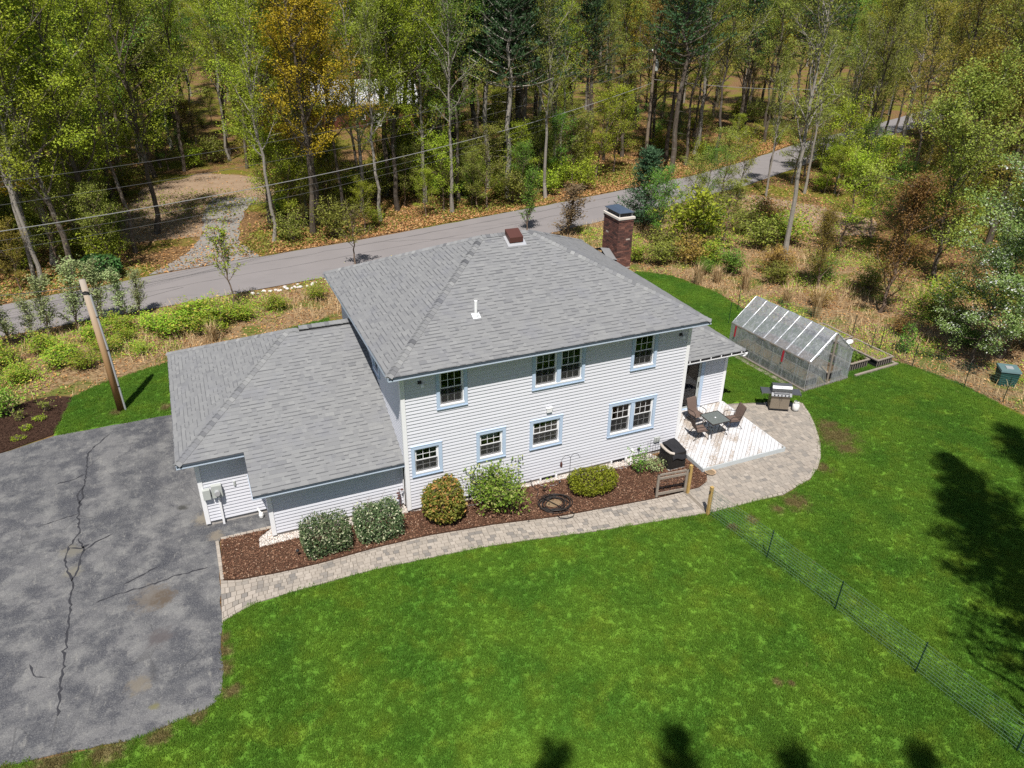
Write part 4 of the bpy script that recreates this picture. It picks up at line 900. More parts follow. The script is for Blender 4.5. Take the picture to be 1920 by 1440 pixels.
o = link('pebbles', quick_mesh('pebbles', V.reshape(-1,3), F, [M['pebble']], np.repeat(rg.uniform(0,1,n_),6)), None, 'stuff'); o["label"] = 'white and pink pebbles along the foundation wall'; o["category"] = 'gravel'
ed = thing('stone_edging', 'row of pale edging stones between asphalt and mulch bed', 'edging', (-6.3,0,0))
for i in range(9):
    y = -1.0+i*.22; MB().add(*slab([(-.06,y),(.05,y),(.05,y+.205),(-.06,y+.205)], 0, .08, r.uniform(.5,1), .012)).build('edging_stone', M['paver'], ed)
for i in range(8):
    x = .12+i*.21; MB().add(*slab([(x,.98+.0*i),(x+.2,.97),(x+.2,1.09),(x,1.1)], 0, .085, r.uniform(.6,1), .012)).build('edging_stone', M['paver'], ed)
# far bed by the pole
MULCH2 = [(-60,9.05),(-16,9.05),(-13.7,9.75),(-11.92,10.5),(-11.36,13.66),(-12.2,14.1),(-13.0,14.0),(-14.2,13.5),(-16,13.2),(-60,12)]
sheet('dark_mulch_bed', MULCH2, .05, M['darkchip'], .04)
chips('dark_mulch_chips', [(-18,9.1),(-16,9.1),(-13.7,9.8),(-11.95,10.5),(-11.4,13.6),(-13,13.95),(-14.2,13.4),(-18,12.9)], .052, 9000, .03, .09, M['darkchip'], 2, 'dark bark chips in the corner bed beside the drive', 'mulch')
# stones along the near road edge
for i in range(46):
    t = r.random(); x = -2.6+7*t; y = 24.0+(x+3.2)*.145-.25-r.uniform(0,.7); s_ = r.uniform(.05,.15)
    b = MB(); b.lathe([(s_*.6,-.02),(s_,s_*.25),(s_*.75,s_*.6),(s_*.2,s_*.75)], (0,0,0), 6, r.uniform(.3,.9)); o = b.build('verge_stone', M['pebble']); o.location = (x, y, .01); o.rotation_euler = (0,0,r.uniform(0,3)); o.scale = (1, r.uniform(.6,1), 1)
    tag(o, 'pale stone of the rubble line by the road', 'stone', 'stones along the road verge')

# ---------------------------------------------------------------- deck and furniture
dk = thing('deck', 'low deck of diagonal white boards with peeling paint beside the sliding door', 'deck', (11.08,-1.85,0))
DX, DY = 3.9, 4.02; rect = [(0,0),(DX,0),(DX,DY),(0,DY)]; wb = .142; q2 = math.sqrt(.5)
k = -40
for k in range(-45, 46):
    c0 = k*wb; poly = []
    # board axis direction (1,1)/sqrt2, offset along (1,-1)/sqrt2
    for (a, b_) in ((-8,c0+.005),(8,c0+.005),(8,c0+wb-.005),(-8,c0+wb-.005)):
        poly.append((DX/2+(a*q2+b_*q2), DY/2+(a*q2-b_*q2)))
    poly = clip_poly(poly if sum(poly[i][0]*poly[(i+1)%4][1]-poly[(i+1)%4][0]*poly[i][1] for i in range(4)) > 0 else poly[::-1], rect)
    if len(poly) < 3 or area(poly) < .01: continue
    tn = max(0,min(1,r.gauss(.35,.3))); tn = .85 if k in (-2,1,2,6) else tn
    MB().add(*slab(poly, .215, .25+r.uniform(-.001,.002), tn, .004)).build('deck_board', M['deck'], dk)
b = MB(); b.box(0,DX,-.03,-.002,.02,.235); b.box(DX+.002,DX+.03,-.03,DY,.02,.235); b.box(-.03,-.002,-.03,DY-2.1,.02,.235); b.build('deck_skirt', M['deckskirt'], dk)
b = MB()
for i in range(9): b.box(.02+i*.48,.06+i*.48,.02,DY-.02,.1,.213)
b.build('deck_joist', M['oldwood'], dk)
# table
tb = thing('patio_table', 'square glass-topped patio table with dark bronze frame on the deck', 'table', (13.0,.16,.25))
MB().box(-.42,.42,-.42,.42,.685,.693).build('table_top', M['tableglass'], tb)
b = MB()
for a, c_ in (((-.44,-.44),(.44,-.44)),((.44,-.44),(.44,.44)),((.44,.44),(-.44,.44)),((-.44,.44),(-.44,-.44))): b.bar((*a,.685),(*c_,.685),.03,.03)
b.bar((-.2,-.43,.675),(-.2,.43,.675),.018,.012); b.bar((.2,-.43,.675),(.2,.43,.675),.018,.012)
b.build('table_rim', M['chairframe'], tb)
for sx in (-1,1):
    for sy in (-1,1):
        MB().tube([(sx*.4,sy*.4,.68),(sx*.22,sy*.22,.35),(sx*.40,sy*.40,0)], .016, 6).build('leg', M['chairframe'], tb)
MB().tube([(.24*math.cos(a),.24*math.sin(a),.34) for a in [2*PI*i/16 for i in range(17)]], .01, 5).build('leg_ring', M['chairframe'], tb)
MB().lathe([(.03,0),(.035,.01),(.03,.02)], (0,0,.693), 10).build('parasol_plug', M['white'], tb)
def patio_chair(loc, rz, label):
    t = thing('patio_chair', label, 'chair', loc, rz, 'chairs round the patio table')      # faces local -y
    def cloth(name, P, w):
        vs = []; fs = []
        for i, (y, z) in enumerate(P): vs += [(-w,y,z),(w,y,z),(-w,y+.0,z-.012),(w,y+.0,z-.012)]
        for i in range(len(P)-1):
            a = 4*i; c_ = a+4; fs += [(a,a+1,c_+1,c_),(a+3,a+2,c_+2,c_+3),(a,c_,c_+2,a+2),(a+1,a+3,c_+3,c_+1)]
        fs += [(0,2,3,1)]; n4 = 4*(len(P)-1); fs += [(n4,n4+1,n4+3,n4+2)]
        MB().add(vs, fs).build(name, M['sling'], t)
    cloth('seat', [(-.26,.40),(-.23,.425),(-.1,.41),(.05,.395),(.2,.40)], .24)
    cloth('backrest', [(.2,.40),(.25,.52),(.30,.68),(.35,.84),(.40,.97),(.425,1.0)], .24)
    for s_ in (-1,1):
        b = MB(); b.tube([(s_*.26,-.26,.40),(s_*.26,-.1,.40),(s_*.26,.2,.39),(s_*.26,.3,.68),(s_*.26,.4,.97)], .013, 6); b.build('side_rail', M['chairframe'], t)
        MB().tube([(s_*.26,-.24,.40),(s_*.27,-.29,.22),(s_*.28,-.30,0)], .013, 6).build('leg', M['chairframe'], t)
        MB().tube([(s_*.26,.02,.39),(s_*.27,.2,.2),(s_*.28,.36,0)], .013, 6).build('leg', M['chairframe'], t)
        MB().tube([(s_*.26,-.24,.41),(s_*.29,-.26,.58),(s_*.30,-.18,.65),(s_*.30,.05,.64),(s_*.27,.26,.60)], .014, 6).build('armrest', M['chairframe'], t)
    MB().tube([(-.26,-.24,.38),(.26,-.24,.38)], .012, 6).build('stretcher', M['chairframe'], t)
    return t
patio_chair((12.22,.08,.25), math.radians(78), 'brown sling chair on the house side of the patio table, facing away from the wall')
patio_chair((13.95,.22,.25), math.radians(-98), 'brown sling chair on the patio side of the glass table, seat toward the house')
patio_chair((12.78,1.12,.25), math.radians(6), 'brown sling chair standing in front of the sliding door')
# grill
gr_ = thing('gas_grill', 'stainless gas grill with bronze doors and two side shelves at the patio edge', 'grill', (17.08,1.02,.02), math.radians(-30))
MB().box(-.40,.40,-.25,.25,.12,.80).build('cabinet', M['steeldoor'], gr_)
for s_ in (-1,1):
    d_ = MB().box(min(s_*.006,s_*.39),max(s_*.006,s_*.39),-.268,-.252,.14,.74).build('door', M['steeldoor'], gr_); MB().tube([(s_*.05,-.285,.55),(s_*.05,-.285,.70)], .008, 6).build('handle', M['steel'], d_)
MB().add([(-.43,-.36,.80),(.43,-.36,.80),(.43,-.27,.93),(-.43,-.27,.93),(-.43,.27,.80),(.43,.27,.80),(.43,.27,.93),(-.43,.27,.93)], [(0,1,2,3),(2,6,7,3),(1,5,6,2),(0,3,7,4),(4,7,6,5),(0,4,5,1)]).build('control_panel', M['steel'], gr_)
for i in range(5):
    x = -.3+i*.15; MB().tube([(x,-.335,.86),(x,-.375,.845)], .025, 10).build('knob', M['darkmetal'], gr_)
prof = [(-.26,.93),(-.285,1.02),(-.26,1.13),(-.18,1.22),(-.06,1.26),(.08,1.24),(.2,1.15),(.26,.93)]; k = len(prof)
b = MB(); b.add([(x,y,z) for x in (-.41,.41) for y,z in prof], [(i,i+1,i+1+k,i+k) for i in range(k-1)]+[tuple(range(k)),tuple(range(k,2*k))[::-1]]); lid = b.build('lid', M['steel'], gr_)
MB().tube([(-.33,-.27,.99),(-.33,-.35,1.0),(.33,-.35,1.0),(.33,-.27,.99)], .016, 8).build('handle', M['steel'], lid)
MB().lathe([(.05,0),(.05,.01),(.02,.012)], (0,-.2,1.21), 10).build('thermometer', M['white'], lid)
for s_ in (-1,1):
    b = MB(); b.box(min(s_*.44,s_*.82),max(s_*.44,s_*.82),-.27,.25,.86,.90); b.box(min(s_*.80,s_*.83),max(s_*.80,s_*.83),-.28,.26,.80,.905); b.build('side_shelf', M['steel'], gr_)
for sx in (-1,1):
    for sy in (-1,1): MB().lathe([(.03,-.0),(.045,.02),(.045,.07),(.02,.1)], (sx*.36,sy*.2,.0), 8).build('caster', M['black'], gr_)
MB().box(-.42,.42,-.28,.27,.09,.118).build('base_shelf', M['darkmetal'], gr_)
pt = thing('propane_tank', 'white propane cylinder standing on the pavers beside the grill', 'gas tank', (17.66,.55,.05))
MB().lathe([(.11,0),(.115,.03),(.15,.06),(.155,.15),(.155,.25),(.13,.32),(.06,.36),(.03,.37)], (0,0,0), 20).build('body', M['tankwhite'], pt, True)
b = MB(); b.tube([(.09*math.cos(a),.09*math.sin(a),.44) for a in [PI*.2+1.6*PI*i/12 for i in range(13)]], .015, 6); b.box(-.1,-.07,-.03,.03,.33,.44); b.box(.05,.08,-.08,-.03,.33,.44); b.build('collar', M['tankwhite'], pt)
MB().lathe([(.02,.36),(.02,.42),(.03,.43),(.03,.45)], (0,0,0), 8).build('valve', M['galv'], pt)
# heat pump under a black cover
ac = thing('air_conditioner', 'black-covered outdoor air conditioner with beige top rim against the wall', 'air conditioner', (10.26,-.9,.05), math.radians(0))
MB().box(-.36,.36,-.40,.36,0,.05).build('base_pad', M['concrete'], ac)
for i in range(15):
    z = .08+i*.047; b = MB(); P = [(.36,.36),(-.30,.36),(-.36,.30),(-.36,-.30),(-.30,-.40),(.36,-.40)]
    for q in range(len(P)):
        b.bar((*P[q],z),(*P[(q+1) % len(P)],z),.016,.03)
    b.build('louvre', M['acslat'], ac)
MB().box(-.33,.33,-.36,.33,.05,.80).build('coil', M['black'], ac)
b = MB(); b.tube([(-.33,.32,.79),(-.37,.1,.80),(-.37,-.15,.80),(-.33,-.33,.79),(-.2,-.42,.77)], .055, 10); b.build('top_rim', M['acrim'], ac)
vs = []; fs = []; nx, ny = 8, 8
for j in range(ny+1):
    for i in range(nx+1):
        u = i/nx; v = j/ny; x = -.26+.68*u; y = -.46+.86*v; z = .86+.03*math.sin(u*5+v*4)-.05*max(0,(u-.7)*3)**2
        if i == nx: z = .40+.12*math.sin(v*9)
        if j == 0: z = min(z, .50+.06*math.sin(u*7))
        vs.append((x,y,z))
for j in range(ny):
    for i in range(nx): a = j*(nx+1)+i; fs.append((a,a+1,a+nx+2,a+nx+1))
MB().add(vs, fs).build('cover', M['blackcloth'], ac, True)
tr_ = thing('wire_trellis', 'thin wire plant frame standing beside the air conditioner', 'trellis', (9.55,-.62,.06))
b = MB()
for i in range(5): b.tube([(-.25+i*.12,0,0),(-.25+i*.12,0,1.05+.1*(i%2))], .007, 4)
for i in range(6): b.tube([(-.25,0,.15+i*.17),(.23,0,.15+i*.17)], .005, 4)
b.build('wire_grid', M['darkmetal'], tr_)
pd = thing('plant_dish', 'shallow clay dish of soil at the deck corner', 'plant pot', (11.32,-2.0,.05))
MB().lathe([(.16,0),(.21,.07),(.22,.08),(.20,.08),(.17,.05)], (0,0,0), 20).build('dish', M['terracotta'], pd, True); MB().lathe([(.175,.05),(.1,.065),(.02,.07)], (0,0,0), 14).build('soil', M['soil'], pd)
# gate and posts
gt = thing('garden_gate', 'open grey wooden gate with wire infill leaning on its hinges beside the walkway', 'gate', (8.5,-2.55,.06), math.atan2(-.12,1.24))
for i, (z, hgt) in enumerate(((.1,.1),(.78,.09),(.95,.07))): MB().box(0,1.24,-.02,.02,z,z+hgt).build('rail', M['oldwood'], gt)
for x in (0,1.15): MB().box(x,x+.09,-.024,.024,.03,1.02).build('stile', M['oldwood'], gt)
b = MB()
for i in range(8): b.tube([(.14+i*.14,0,.1),(.14+i*.14,0,.85)], .004, 4)
for i in range(4): b.tube([(.05,0,.28+i*.14),(1.2,0,.28+i*.14)], .004, 4)
b.build('wire_infill', M['darkmetal'], gt)
def gpost(loc, label):
    t = thing('gate_post', label, 'post', loc)
    MB().box(-.05,.05,-.05,.05,0,1.2).build('shaft', M['treated'], t); MB().box(-.056,.056,-.056,.056,1.2,1.215).build('post_top', M['treated'], t); MB().box(-.07,-.05,-.02,.02,.95,1.05).build('latch', M['darkmetal'], t)
gpost((9.8,-2.70,.03), 'yellowish timber gate post at the mulch side of the walkway'); gpost((9.72,-4.05,.0), 'yellowish timber gate post at the lawn side of the walkway')
# wire fences
def fence(name, pts, label, hgt, nw=11, rw=.0056, sag=.02, base=0.0, parts='post'):
    t = thing(name, label, 'fence', (pts[0][0], pts[0][1], 0)); o = Vector((pts[0][0], pts[0][1], 0)); rf = random.Random(int(pts[0][0]*10))
    for i, p in enumerate(pts):
        q = Vector((*p,0))-o; lean = Vector((rf.uniform(-.04,.04), rf.uniform(-.04,.04), 0))
        if i > 0 or name != 'wire_fence': MB().tube([q, q+Vector((0,0,hgt+.08))+lean], .019, 6).build('post', M['fencegreen'], t)
        if i < len(pts)-1:
            e_ = Vector((*pts[i+1],0))-o; L = (e_-q).length; b = MB(); ns = 8
            for w in range(nw):
                z = .03+hgt*w/(nw-1); P = []
                for j in range(ns+1):
                    s_ = j/ns; P.append(q.lerp(e_, s_)+Vector((0,0,z-sag*4*s_*(1-s_)*(w/nw)+rf.uniform(-.006,.006))))
                b.tube(P, rw, 3, cap=False)
            kx = int(L/.16)
            for j in range(kx):
                s_ = (j+.5)/kx; a = q.lerp(e_, s_); b.tube([a+Vector((0,0,.02)), a+Vector((0,0,hgt-sag*4*s_*(1-s_)))], rw*.55, 3, cap=False)
            b.build('wire_mesh', M['netwire'], t)
    return t
fence('wire_fence', [(9.72,-4.1),(10.12,-6.7),(10.49,-9.35),(10.8,-12.01),(11.13,-14.77),(11.5,-17.5)], 'green wire mesh fence on thin posts crossing the front lawn', 1.12)
fence('garden_fence', [(27.6,-5.2),(26.88,-2.4),(26.48,-.73),(25.95,1.74),(26.1,3.9),(25.9,5.6),(23.6,8.6),(22.6,10.9)], 'green wire mesh fence along the brushy far edge of the lawn', 1.25, rw=.004)
for x, y in ((20.9,9.5),(25.1,3.6)):
    o = thing('fence_stake', 'thin dark green stake standing alone in the grass behind the wing' if x < 22 else 'thin dark green stake at the back of the raised beds', 'stake', (x,y,0))
    MB().tube([(0,0,0),(.02,.01,1.45)], .016, 6).build('shaft', M['fencegreen'], o); MB().tube([(.02,.01,1.38),(.06,.01,1.4)], .006, 4).build('hook', M['fencegreen'], o)
# shepherd hook
sh = thing('shepherd_hook', 'double-armed black shepherd hook with feeders in the mulch bed', 'plant hook', (5.77,-1.0,.06))
MB().tube([(0,0,0),(0,0,1.5)], .010, 6).build('shaft', M['darkmetal'], sh)
for s_ in (-1,1):
    MB().tube([(0,0,1.45)]+[(s_*(.17-.17*math.cos(a)),0,1.45+.16*math.sin(a)) for a in [PI*i/8*.95 for i in range(1,9)]]+[(s_*.36,0,1.40),(s_*.40,0,1.44)], .008, 5).build('arm', M['darkmetal'], sh)
    MB().lathe([(.02,.0),(.045,.03),(.045,.16),(.02,.22)] if s_ < 0 else [(.05,0),(.06,.05),(.03,.10)], (s_*.36,0,1.16 if s_ < 0 else .55), 10).build('feeder', M['ventbrown'] if s_ < 0 else M['black'], sh)
# hose coil
hs = thing('garden_hose', 'loose coil of black garden hose lying on the mulch by the walkway', 'hose', (4.93,-1.55,.07))
rh = random.Random(5); P = []
for i in range(250):
    a = i*2*PI/34; rad = .46+.11*math.sin(i*.083)+.04*math.sin(i*.31); P.append((rad*1.08*math.cos(a)+.04*math.sin(i*.09), rad*.86*math.sin(a)+.05*math.cos(i*.07), .02+i*.00035+.02*abs(math.sin(i*.23))))
P += [(.3,-.55,.03),(.42,-.72,.02),(.3,-.86,.02),(.05,-.88,.02),(-.15,-.76,.02),(-.2,-.62,.03)]
MB().tube(P, .0145, 6).build('coil', M['hose'], hs, True)
MB().tube([(-.35,.3,.06),(-.45,.55,.03),(-.3,.8,.02),(-.18,1.0,.02),(-.28,1.25,.03),(-.32,1.42,.25)], .0145, 6).build('supply_end', M['hose'], hs, True)
st = thing('stepping_stone', 'flat grey stone slab half hidden under the hose coil', 'stone', (4.95,-1.45,.062)); MB().lathe([(.3,0),(.32,.02),(.28,.03)], (0,0,0), 9).build('slab', M['soil'], st)
st.children[0].scale = (1,.7,1)
# lamps, odds
for x, y, l in ((-3.95,-.85,'tiny black path light in the mulch beside the boxy hedges'),(4.9,-.75,'small black path light beside the pebble strip')):
    t = thing('path_light', l, 'path light', (x,y,.06)); MB().tube([(0,0,0),(0,0,.25)], .008, 5).build('stake', M['black'], t); MB().lathe([(.06,.25),(.05,.29),(.01,.31)], (0,0,0), 10).build('lamp_cap', M['black'], t)
t = thing('white_bucket', 'small white plastic scoop lying in the garage alcove', 'scoop', (-4.78,1.72,.04), .5); MB().lathe([(.04,0),(.07,.02),(.085,.12),(.06,.2)], (0,0,0), 12).build('bowl', M['tankwhite'], t); MB().bar((0,0,.15),(.02,.2,.3),.05,.03).build('handle', M['tankwhite'], t)
ir = thing('garden_stake', 'rusty iron garden ornament against the corner of the garage wall', 'ornament', (-.22,.25,.05)); b = MB(); b.tube([(0,0,0),(.02,0,.5),(-.02,.0,.95)], .014, 5); b.build('shaft', M['ventbrown'], ir)
for i in range(4): MB().lathe([(.01,-.04),(.06,0),(.01,.05)], (-.09+.06*i if i % 2 else -.06,.0,.55+.11*i), 6).build('petal', M['ventbrown'], ir)
# green composter
bn = thing('compost_bin', 'dark green lidded plastic compost bin in the brush beyond the fence', 'compost bin', (28.72,-1.1,0), math.radians(-38))
MB().add([(-.34,-.34,0),(.34,-.34,0),(.34,.34,0),(-.34,.34,0),(-.40,-.40,.74),(.40,-.40,.74),(.40,.40,.74),(-.40,.40,.74)], [(0,1,5,4),(1,2,6,5),(2,3,7,6),(3,0,4,7),(0,3,2,1)]).build('body', M['bingreen'], bn)
for i in range(6): b = MB(); z = .12+i*.1; w_ = .345+.06*z/.74; b.box(-w_,w_,-w_-.008,-w_+.004,z,z+.03); b.box(-w_-.008,-w_+.004,-w_,w_,z,z+.03); b.build('rib', M['bingreen'], bn)
MB().add([(-.44,-.44,.74),(.44,-.44,.74),(.44,.44,.74),(-.44,.44,.74),(-.42,-.42,.82),(.42,-.42,.82),(.42,.42,.82),(-.42,.42,.82)], [(0,1,5,4),(1,2,6,5),(2,3,7,6),(3,0,4,7),(4,5,6,7),(0,3,2,1)]).build('lid', M['binlid'], bn)
MB().box(-.15,.15,-.15,.15,.822,.85).build('lid_hatch', M['galv'], bn)

# ---------------------------------------------------------------- greenhouse and raised beds
gh_ = thing('greenhouse', 'small clear film greenhouse on a timber base in the far lawn', 'greenhouse', (19.28,1.82,0), math.radians(5.2))
GW, GL, GE, GR_ = 2.78, 5.0, 1.52, 2.68
b = MB(); b.box(-.06,.06,-.06,GL+.06,0,.12); b.box(GW-.06,GW+.06,-.06,GL+.06,0,.12); b.box(.06,GW-.06,-.06,.06,0,.121); b.box(.06,GW-.06,GL-.06,GL+.06,0,.121); b.build('base_beam', M['oldwood'], gh_)
b = MB(); b.box(-.35,-.1,-.1,GL+.2,.0,.05); b.build('sill_plank', M['oldwood'], gh_)
MB().box(.06,GW-.06,.06,GL-.06,.0,.075).build('earth_floor', M['soil'], gh_)
NBAY = 7
def arch(y, rnd=0.0): return [(0,y,.12),(0,y,GE-.05),(.03,y,GE+.03),(GW/2-.06,y,GR_-.03),(GW/2,y,GR_),(GW/2+.06,y,GR_-.03),(GW-.03,y,GE+.03),(GW,y,GE-.05),(GW,y,.12)]
for i in range(NBAY+1): MB().tube(arch(GL*i/NBAY), .017, 6).build('hoop', M['galv'], gh_)
for x, z in ((0,GE),(GW,GE),(GW/2,GR_)): MB().tube([(x,-.02,z-.012),(x,GL+.02,z-.012)], .016, 6).build('purlin', M['oldwood'] if x != GW/2 else M['galv'], gh_)
for s_, x in ((-1,0),(1,GW)):
    MB().bar((x+s_*.024,-.02,GE-.03),(x+s_*.024,GL+.02,GE-.03),.02,.06).build('eave_batten', M['oldwood'], gh_)
rg2 = random.Random(8)
def film(name, f, nu, nv):
    vs = []; fs = []
    for j in range(nv+1):
        for i in range(nu+1): vs.append(f(i/nu, j/nv))
    for j in range(nv):
        for i in range(nu): a = j*(nu+1)+i; fs.append((a,a+1,a+nu+2,a+nu+1))
    return MB().add(vs, fs).build(name, M['film'], gh_, True)
wv = lambda u, v: .012*math.sin(u*NBAY*2*PI)*math.sin(v*3)+.008*math.sin(u*31+v*17)
film('roof_film', lambda u, v: (-.02+(GW/2+.02)*v, GL*u, GE+.02+(GR_-GE)*v+wv(u,v)), 56, 8)
film('roof_film', lambda u, v: (GW+.02-(GW/2+.02)*v, GL*u, GE+.02+(GR_-GE)*v+wv(u,v)), 56, 8)
film('side_film', lambda u, v: (-.028-.01*math.sin(u*40)*v, GL*u, .10+(GE-.08)*v), 56, 6)
film('side_film', lambda u, v: (GW+.028+.01*math.sin(u*40)*v, GL*u, .10+(GE-.08)*v), 56, 6)
def zt_(x): return GE+(GR_-GE)*(1-abs(x-GW/2)/(GW/2))
def pleat(u, v): return -.03-.035*math.sin(u*55)*(1-.5*v)-.03*(1-v)
film('door_film', lambda u, v: ((GW*.5)*u*(.98-.12*math.sin(PI*v)) , pleat(u,v), .10+(zt_(GW*.5*u)-.1)*v), 60, 10)
film('door_film', lambda u, v: (GW-(GW*.42)*u*(1-.04*math.sin(PI*v)), pleat(u,v)-.01, .10+(zt_(GW-GW*.42*u)-.1)*v), 60, 10)
film('end_film', lambda u, v: (GW*u, GL+.03, .10+(zt_(GW*u)-.1)*v), 30, 8)
for i in range(1, NBAY):                                            # doubled film along the hoops reads as pale seams
    y = GL*i/NBAY
    MB().add([(-.03,y-.012,GE+.03),(-.03,y+.012,GE+.03),(GW/2,y+.012,GR_+.035),(GW/2,y-.012,GR_+.035)], [(0,1,2,3)]).build('film_seam', M['filmfold'], gh_)
b = MB(); k = 26
for i in range(k):                                                 # crumpled hem round the front gable
    a = i/k; c_ = (i+1)/k
    def gp(t): x = GW*t; return Vector((x, -.06, zt_(x)+.02))
    w_ = rg2.uniform(.02,.06); b.bar(gp(a), gp(c_)+Vector((0,rg2.uniform(-.05,.02),0)), w_, .02)
b.build('hem_fold', M['filmfold'], gh_)
for y in (GL*.93, GL*.30):
    b = MB(); b.add([(-.045,y-.05,GE-.05),(-.045,y+.05,GE-.05),(-.075,y+.045,GE-.62),(-.075,y-.055,GE-.62),(-.055,y-.05,GE-.05),(-.055,y+.05,GE-.05),(-.085,y+.045,GE-.62),(-.085,y-.055,GE-.62)], [(0,1,2,3),(7,6,5,4),(0,3,7,4),(1,5,6,2),(3,2,6,7)]); b.build('strap', M['red'], gh_)
MB().bar((GW*.52,-.02,.12),(GW*.52,-.02,GR_-.08),.09,.04).build('door_post', M['oldwood'], gh_)
for i in range(1, 9): MB().bar((.03,GL*i/9,.12),(.03,GL*i/9,GE-.05),.018,.018).build('side_stud', M['galv' if i % 2 else 'oldwood'], gh_)
for x0_, x1_ in ((.15,1.05),(1.75,2.65)):
    bed = MB(); bed.box(x0_,x1_,.25,GL-.2,.076,.42); bed = bed.build('growing_bed', M['black'], gh_); MB().box(x0_+.05,x1_-.05,.3,GL-.25,.42,.44).build('bed_soil', M['soil'], bed)
    b = MB(); b.box(x0_-.03,x0_+.05,.2,GL-.15,.42,.47); b.box(x1_-.05,x1_+.03,.2,GL-.15,.42,.47); b.box(x0_+.05,x1_-.05,.2,.28,.42,.47); b.box(x0_+.05,x1_-.05,GL-.23,GL-.15,.42,.47); b.build('bed_rim', M['oldwood'], bed)
def raised_bed(loc, w, d, rz, label, hgt=.42):
    t = thing('raised_bed', label, 'planter', loc, rz, 'raised beds beside the greenhouse')
    MB().box(.02,w-.02,.02,d-.02,0,hgt-.05).build('liner', M['black'], t)
    for i in range(int(w/.16)+1): MB().box(min(w-.03,i*.16),min(w,i*.16+.03),-.004,.018,.02,hgt-.03).build('side_stake', M['oldwood'], t)
    for a in ((-.03,w+.03,-.03,.06),(-.03,w+.03,d-.06,d+.03)): MB().box(*a,hgt-.03,hgt+.02).build('rim_board', M['oldwood'], t)
    for a in ((-.03,.06,.06,d-.06),(w-.06,w+.03,.06,d-.06)): MB().box(*a,hgt-.03,hgt+.021).build('rim_board', M['oldwood'], t)
    MB().box(.06,w-.06,.06,d-.06,hgt-.06,hgt-.035).build('soil', M['soil'], t)
    return t
raised_bed((22.75,2.55,0), 1.25, 1.9, math.radians(4), 'black raised bed full of leafy greens beside the greenhouse front')
raised_bed((24.25,2.35,0), 1.1, 2.3, math.radians(4), 'black raised bed of bare soil at the fence end of the row')
raised_bed((24.05,4.85,0), 1.15, 2.0, math.radians(4), 'black raised bed half hidden behind the greenhouse, soil bare')
t = thing('bed_border', 'low weathered timber border round the raised beds', 'timber edging', (22.6,2.05,0), math.radians(4))
MB().box(0,2.95,-.06,.06,0,.12).build('border_beam', M['oldwood'], t); MB().box(2.83,2.95,.07,1.6,0,.1).build('border_beam', M['oldwood'], t)
t = thing('feed_sack', 'crumpled white sack lying between two raised beds', 'sack', (24.55,4.5,.42), .5)
b = MB(); b.lathe([(.2,0),(.26,.04),(.2,.09),(.05,.1)], (0,0,0), 9); b.build('bag', M['tankwhite'], t, True); t.children[0].scale = (1.3,.7,1)

# ---------------------------------------------------------------- utility poles and wires
up = thing('utility_pole', 'short leaning timber service pole with a silver conduit on the side lawn', 'utility pole', (-9.39,11.62,0))
MB().tube([(0,0,-.2),(-.06,-.01,3),(-.16,-.02,6.0)], [.15,.135,.115], 14).build('shaft', M['pole'], up, True)
b = MB(); b.tube([(.17,-.03,.0),(.10,-.04,3),(-.01,-.05,5.35)], .045, 10); c_ = b.build('conduit', M['galv'], up)
for z in (1.2,2.9,4.4): MB().tube([(.0+.155-.03*z+.02,-.03-.005*z,z-.02),(.155-.03*z+.02,-.03-.005*z,z+.02)], .055, 10).build('strap', M['darkmetal'], c_)
b = MB(); b.tube([(-.02,-.05,5.35),(-.05,-.12,5.5),(-.15,-.16,5.55),(-.25,-.12,5.5),(-.3,-.05,5.6),(-.28,-.02,5.8)], .02, 6); b.tube([(-.15+.13*math.cos(a),-.02+.13*math.sin(a),5.45) for a in [2*PI*i/12 for i in range(13)]], .018, 6); b.build('cable_loop', M['darkmetal'], up)
def wire(name, a, b_, sag, rad, m, label, n_=24):
    a = Vector(a); b_ = Vector(b_); P = []
    for i in range(n_+1):
        s_ = i/n_; p = a.lerp(b_, s_); p.z -= sag*4*s_*(1-s_); P.append(p-a)
    o = MB().tube(P, rad, 5).build(name, m); o.location = a; return tag(o, label, 'wire')
wire('service_wire', (-9.6,11.55,5.75), (-24,14.5,6.4), .5, .012, M['wire'], 'service cable leaving the short leaning pole')
fp = thing('utility_pole', 'tall grey utility pole with a transformer can across the road', 'utility pole', (37.0,44.0,0))
MB().tube([(0,0,0),(.06,.04,11.2)], [.17,.12], 12).build('shaft', M['greypole'], fp)
MB().bar((-.5,-.25,10.6),(.75,.35,10.6),.09,.11).build('crossarm', M['greypole'], fp)
for x in (-.42,0.05,.65):
    MB().lathe([(.03,0),(.06,.04),(.06,.1),(.03,.16)], (x,x*.48,10.66), 8).build('insulator', M['white'], fp)
tc = MB().lathe([(.18,0),(.21,.05),(.21,.75),(.16,.85),(.05,.9)], (.36,.12,8.9), 14).build('transformer', M['greyplastic'], fp); MB().lathe([(.03,.9),(.05,.95),(.03,1.05)], (.36,.12,8.9), 8).build('bushing', M['white'], tc)
MB().box(.1,.24,.02,.12,9.1,9.6).build('bracket', M['darkmetal'], fp)
fp2 = thing('utility_pole', 'grey utility pole carrying the road wires beyond the drive', 'utility pole', (-28,17,0))
MB().tube([(0,0,0),(0,0,8.6)], [.16,.12], 12).build('shaft', M['greypole'], fp2); MB().bar((-.2,-.5,8.2),(.2,.5,8.2),.09,.1).build('crossarm', M['greypole'], fp2)
wire('power_line', (37.05,44.0,10.95), (-28,17,8.3), 1.9, .011, M['wire'], 'topmost thin power line strung along the road')
wire('power_line', (37.05,44.1,9.4), (-28,17,7.2), 1.75, .010, M['wire'], 'second thin power line from the top along the road')
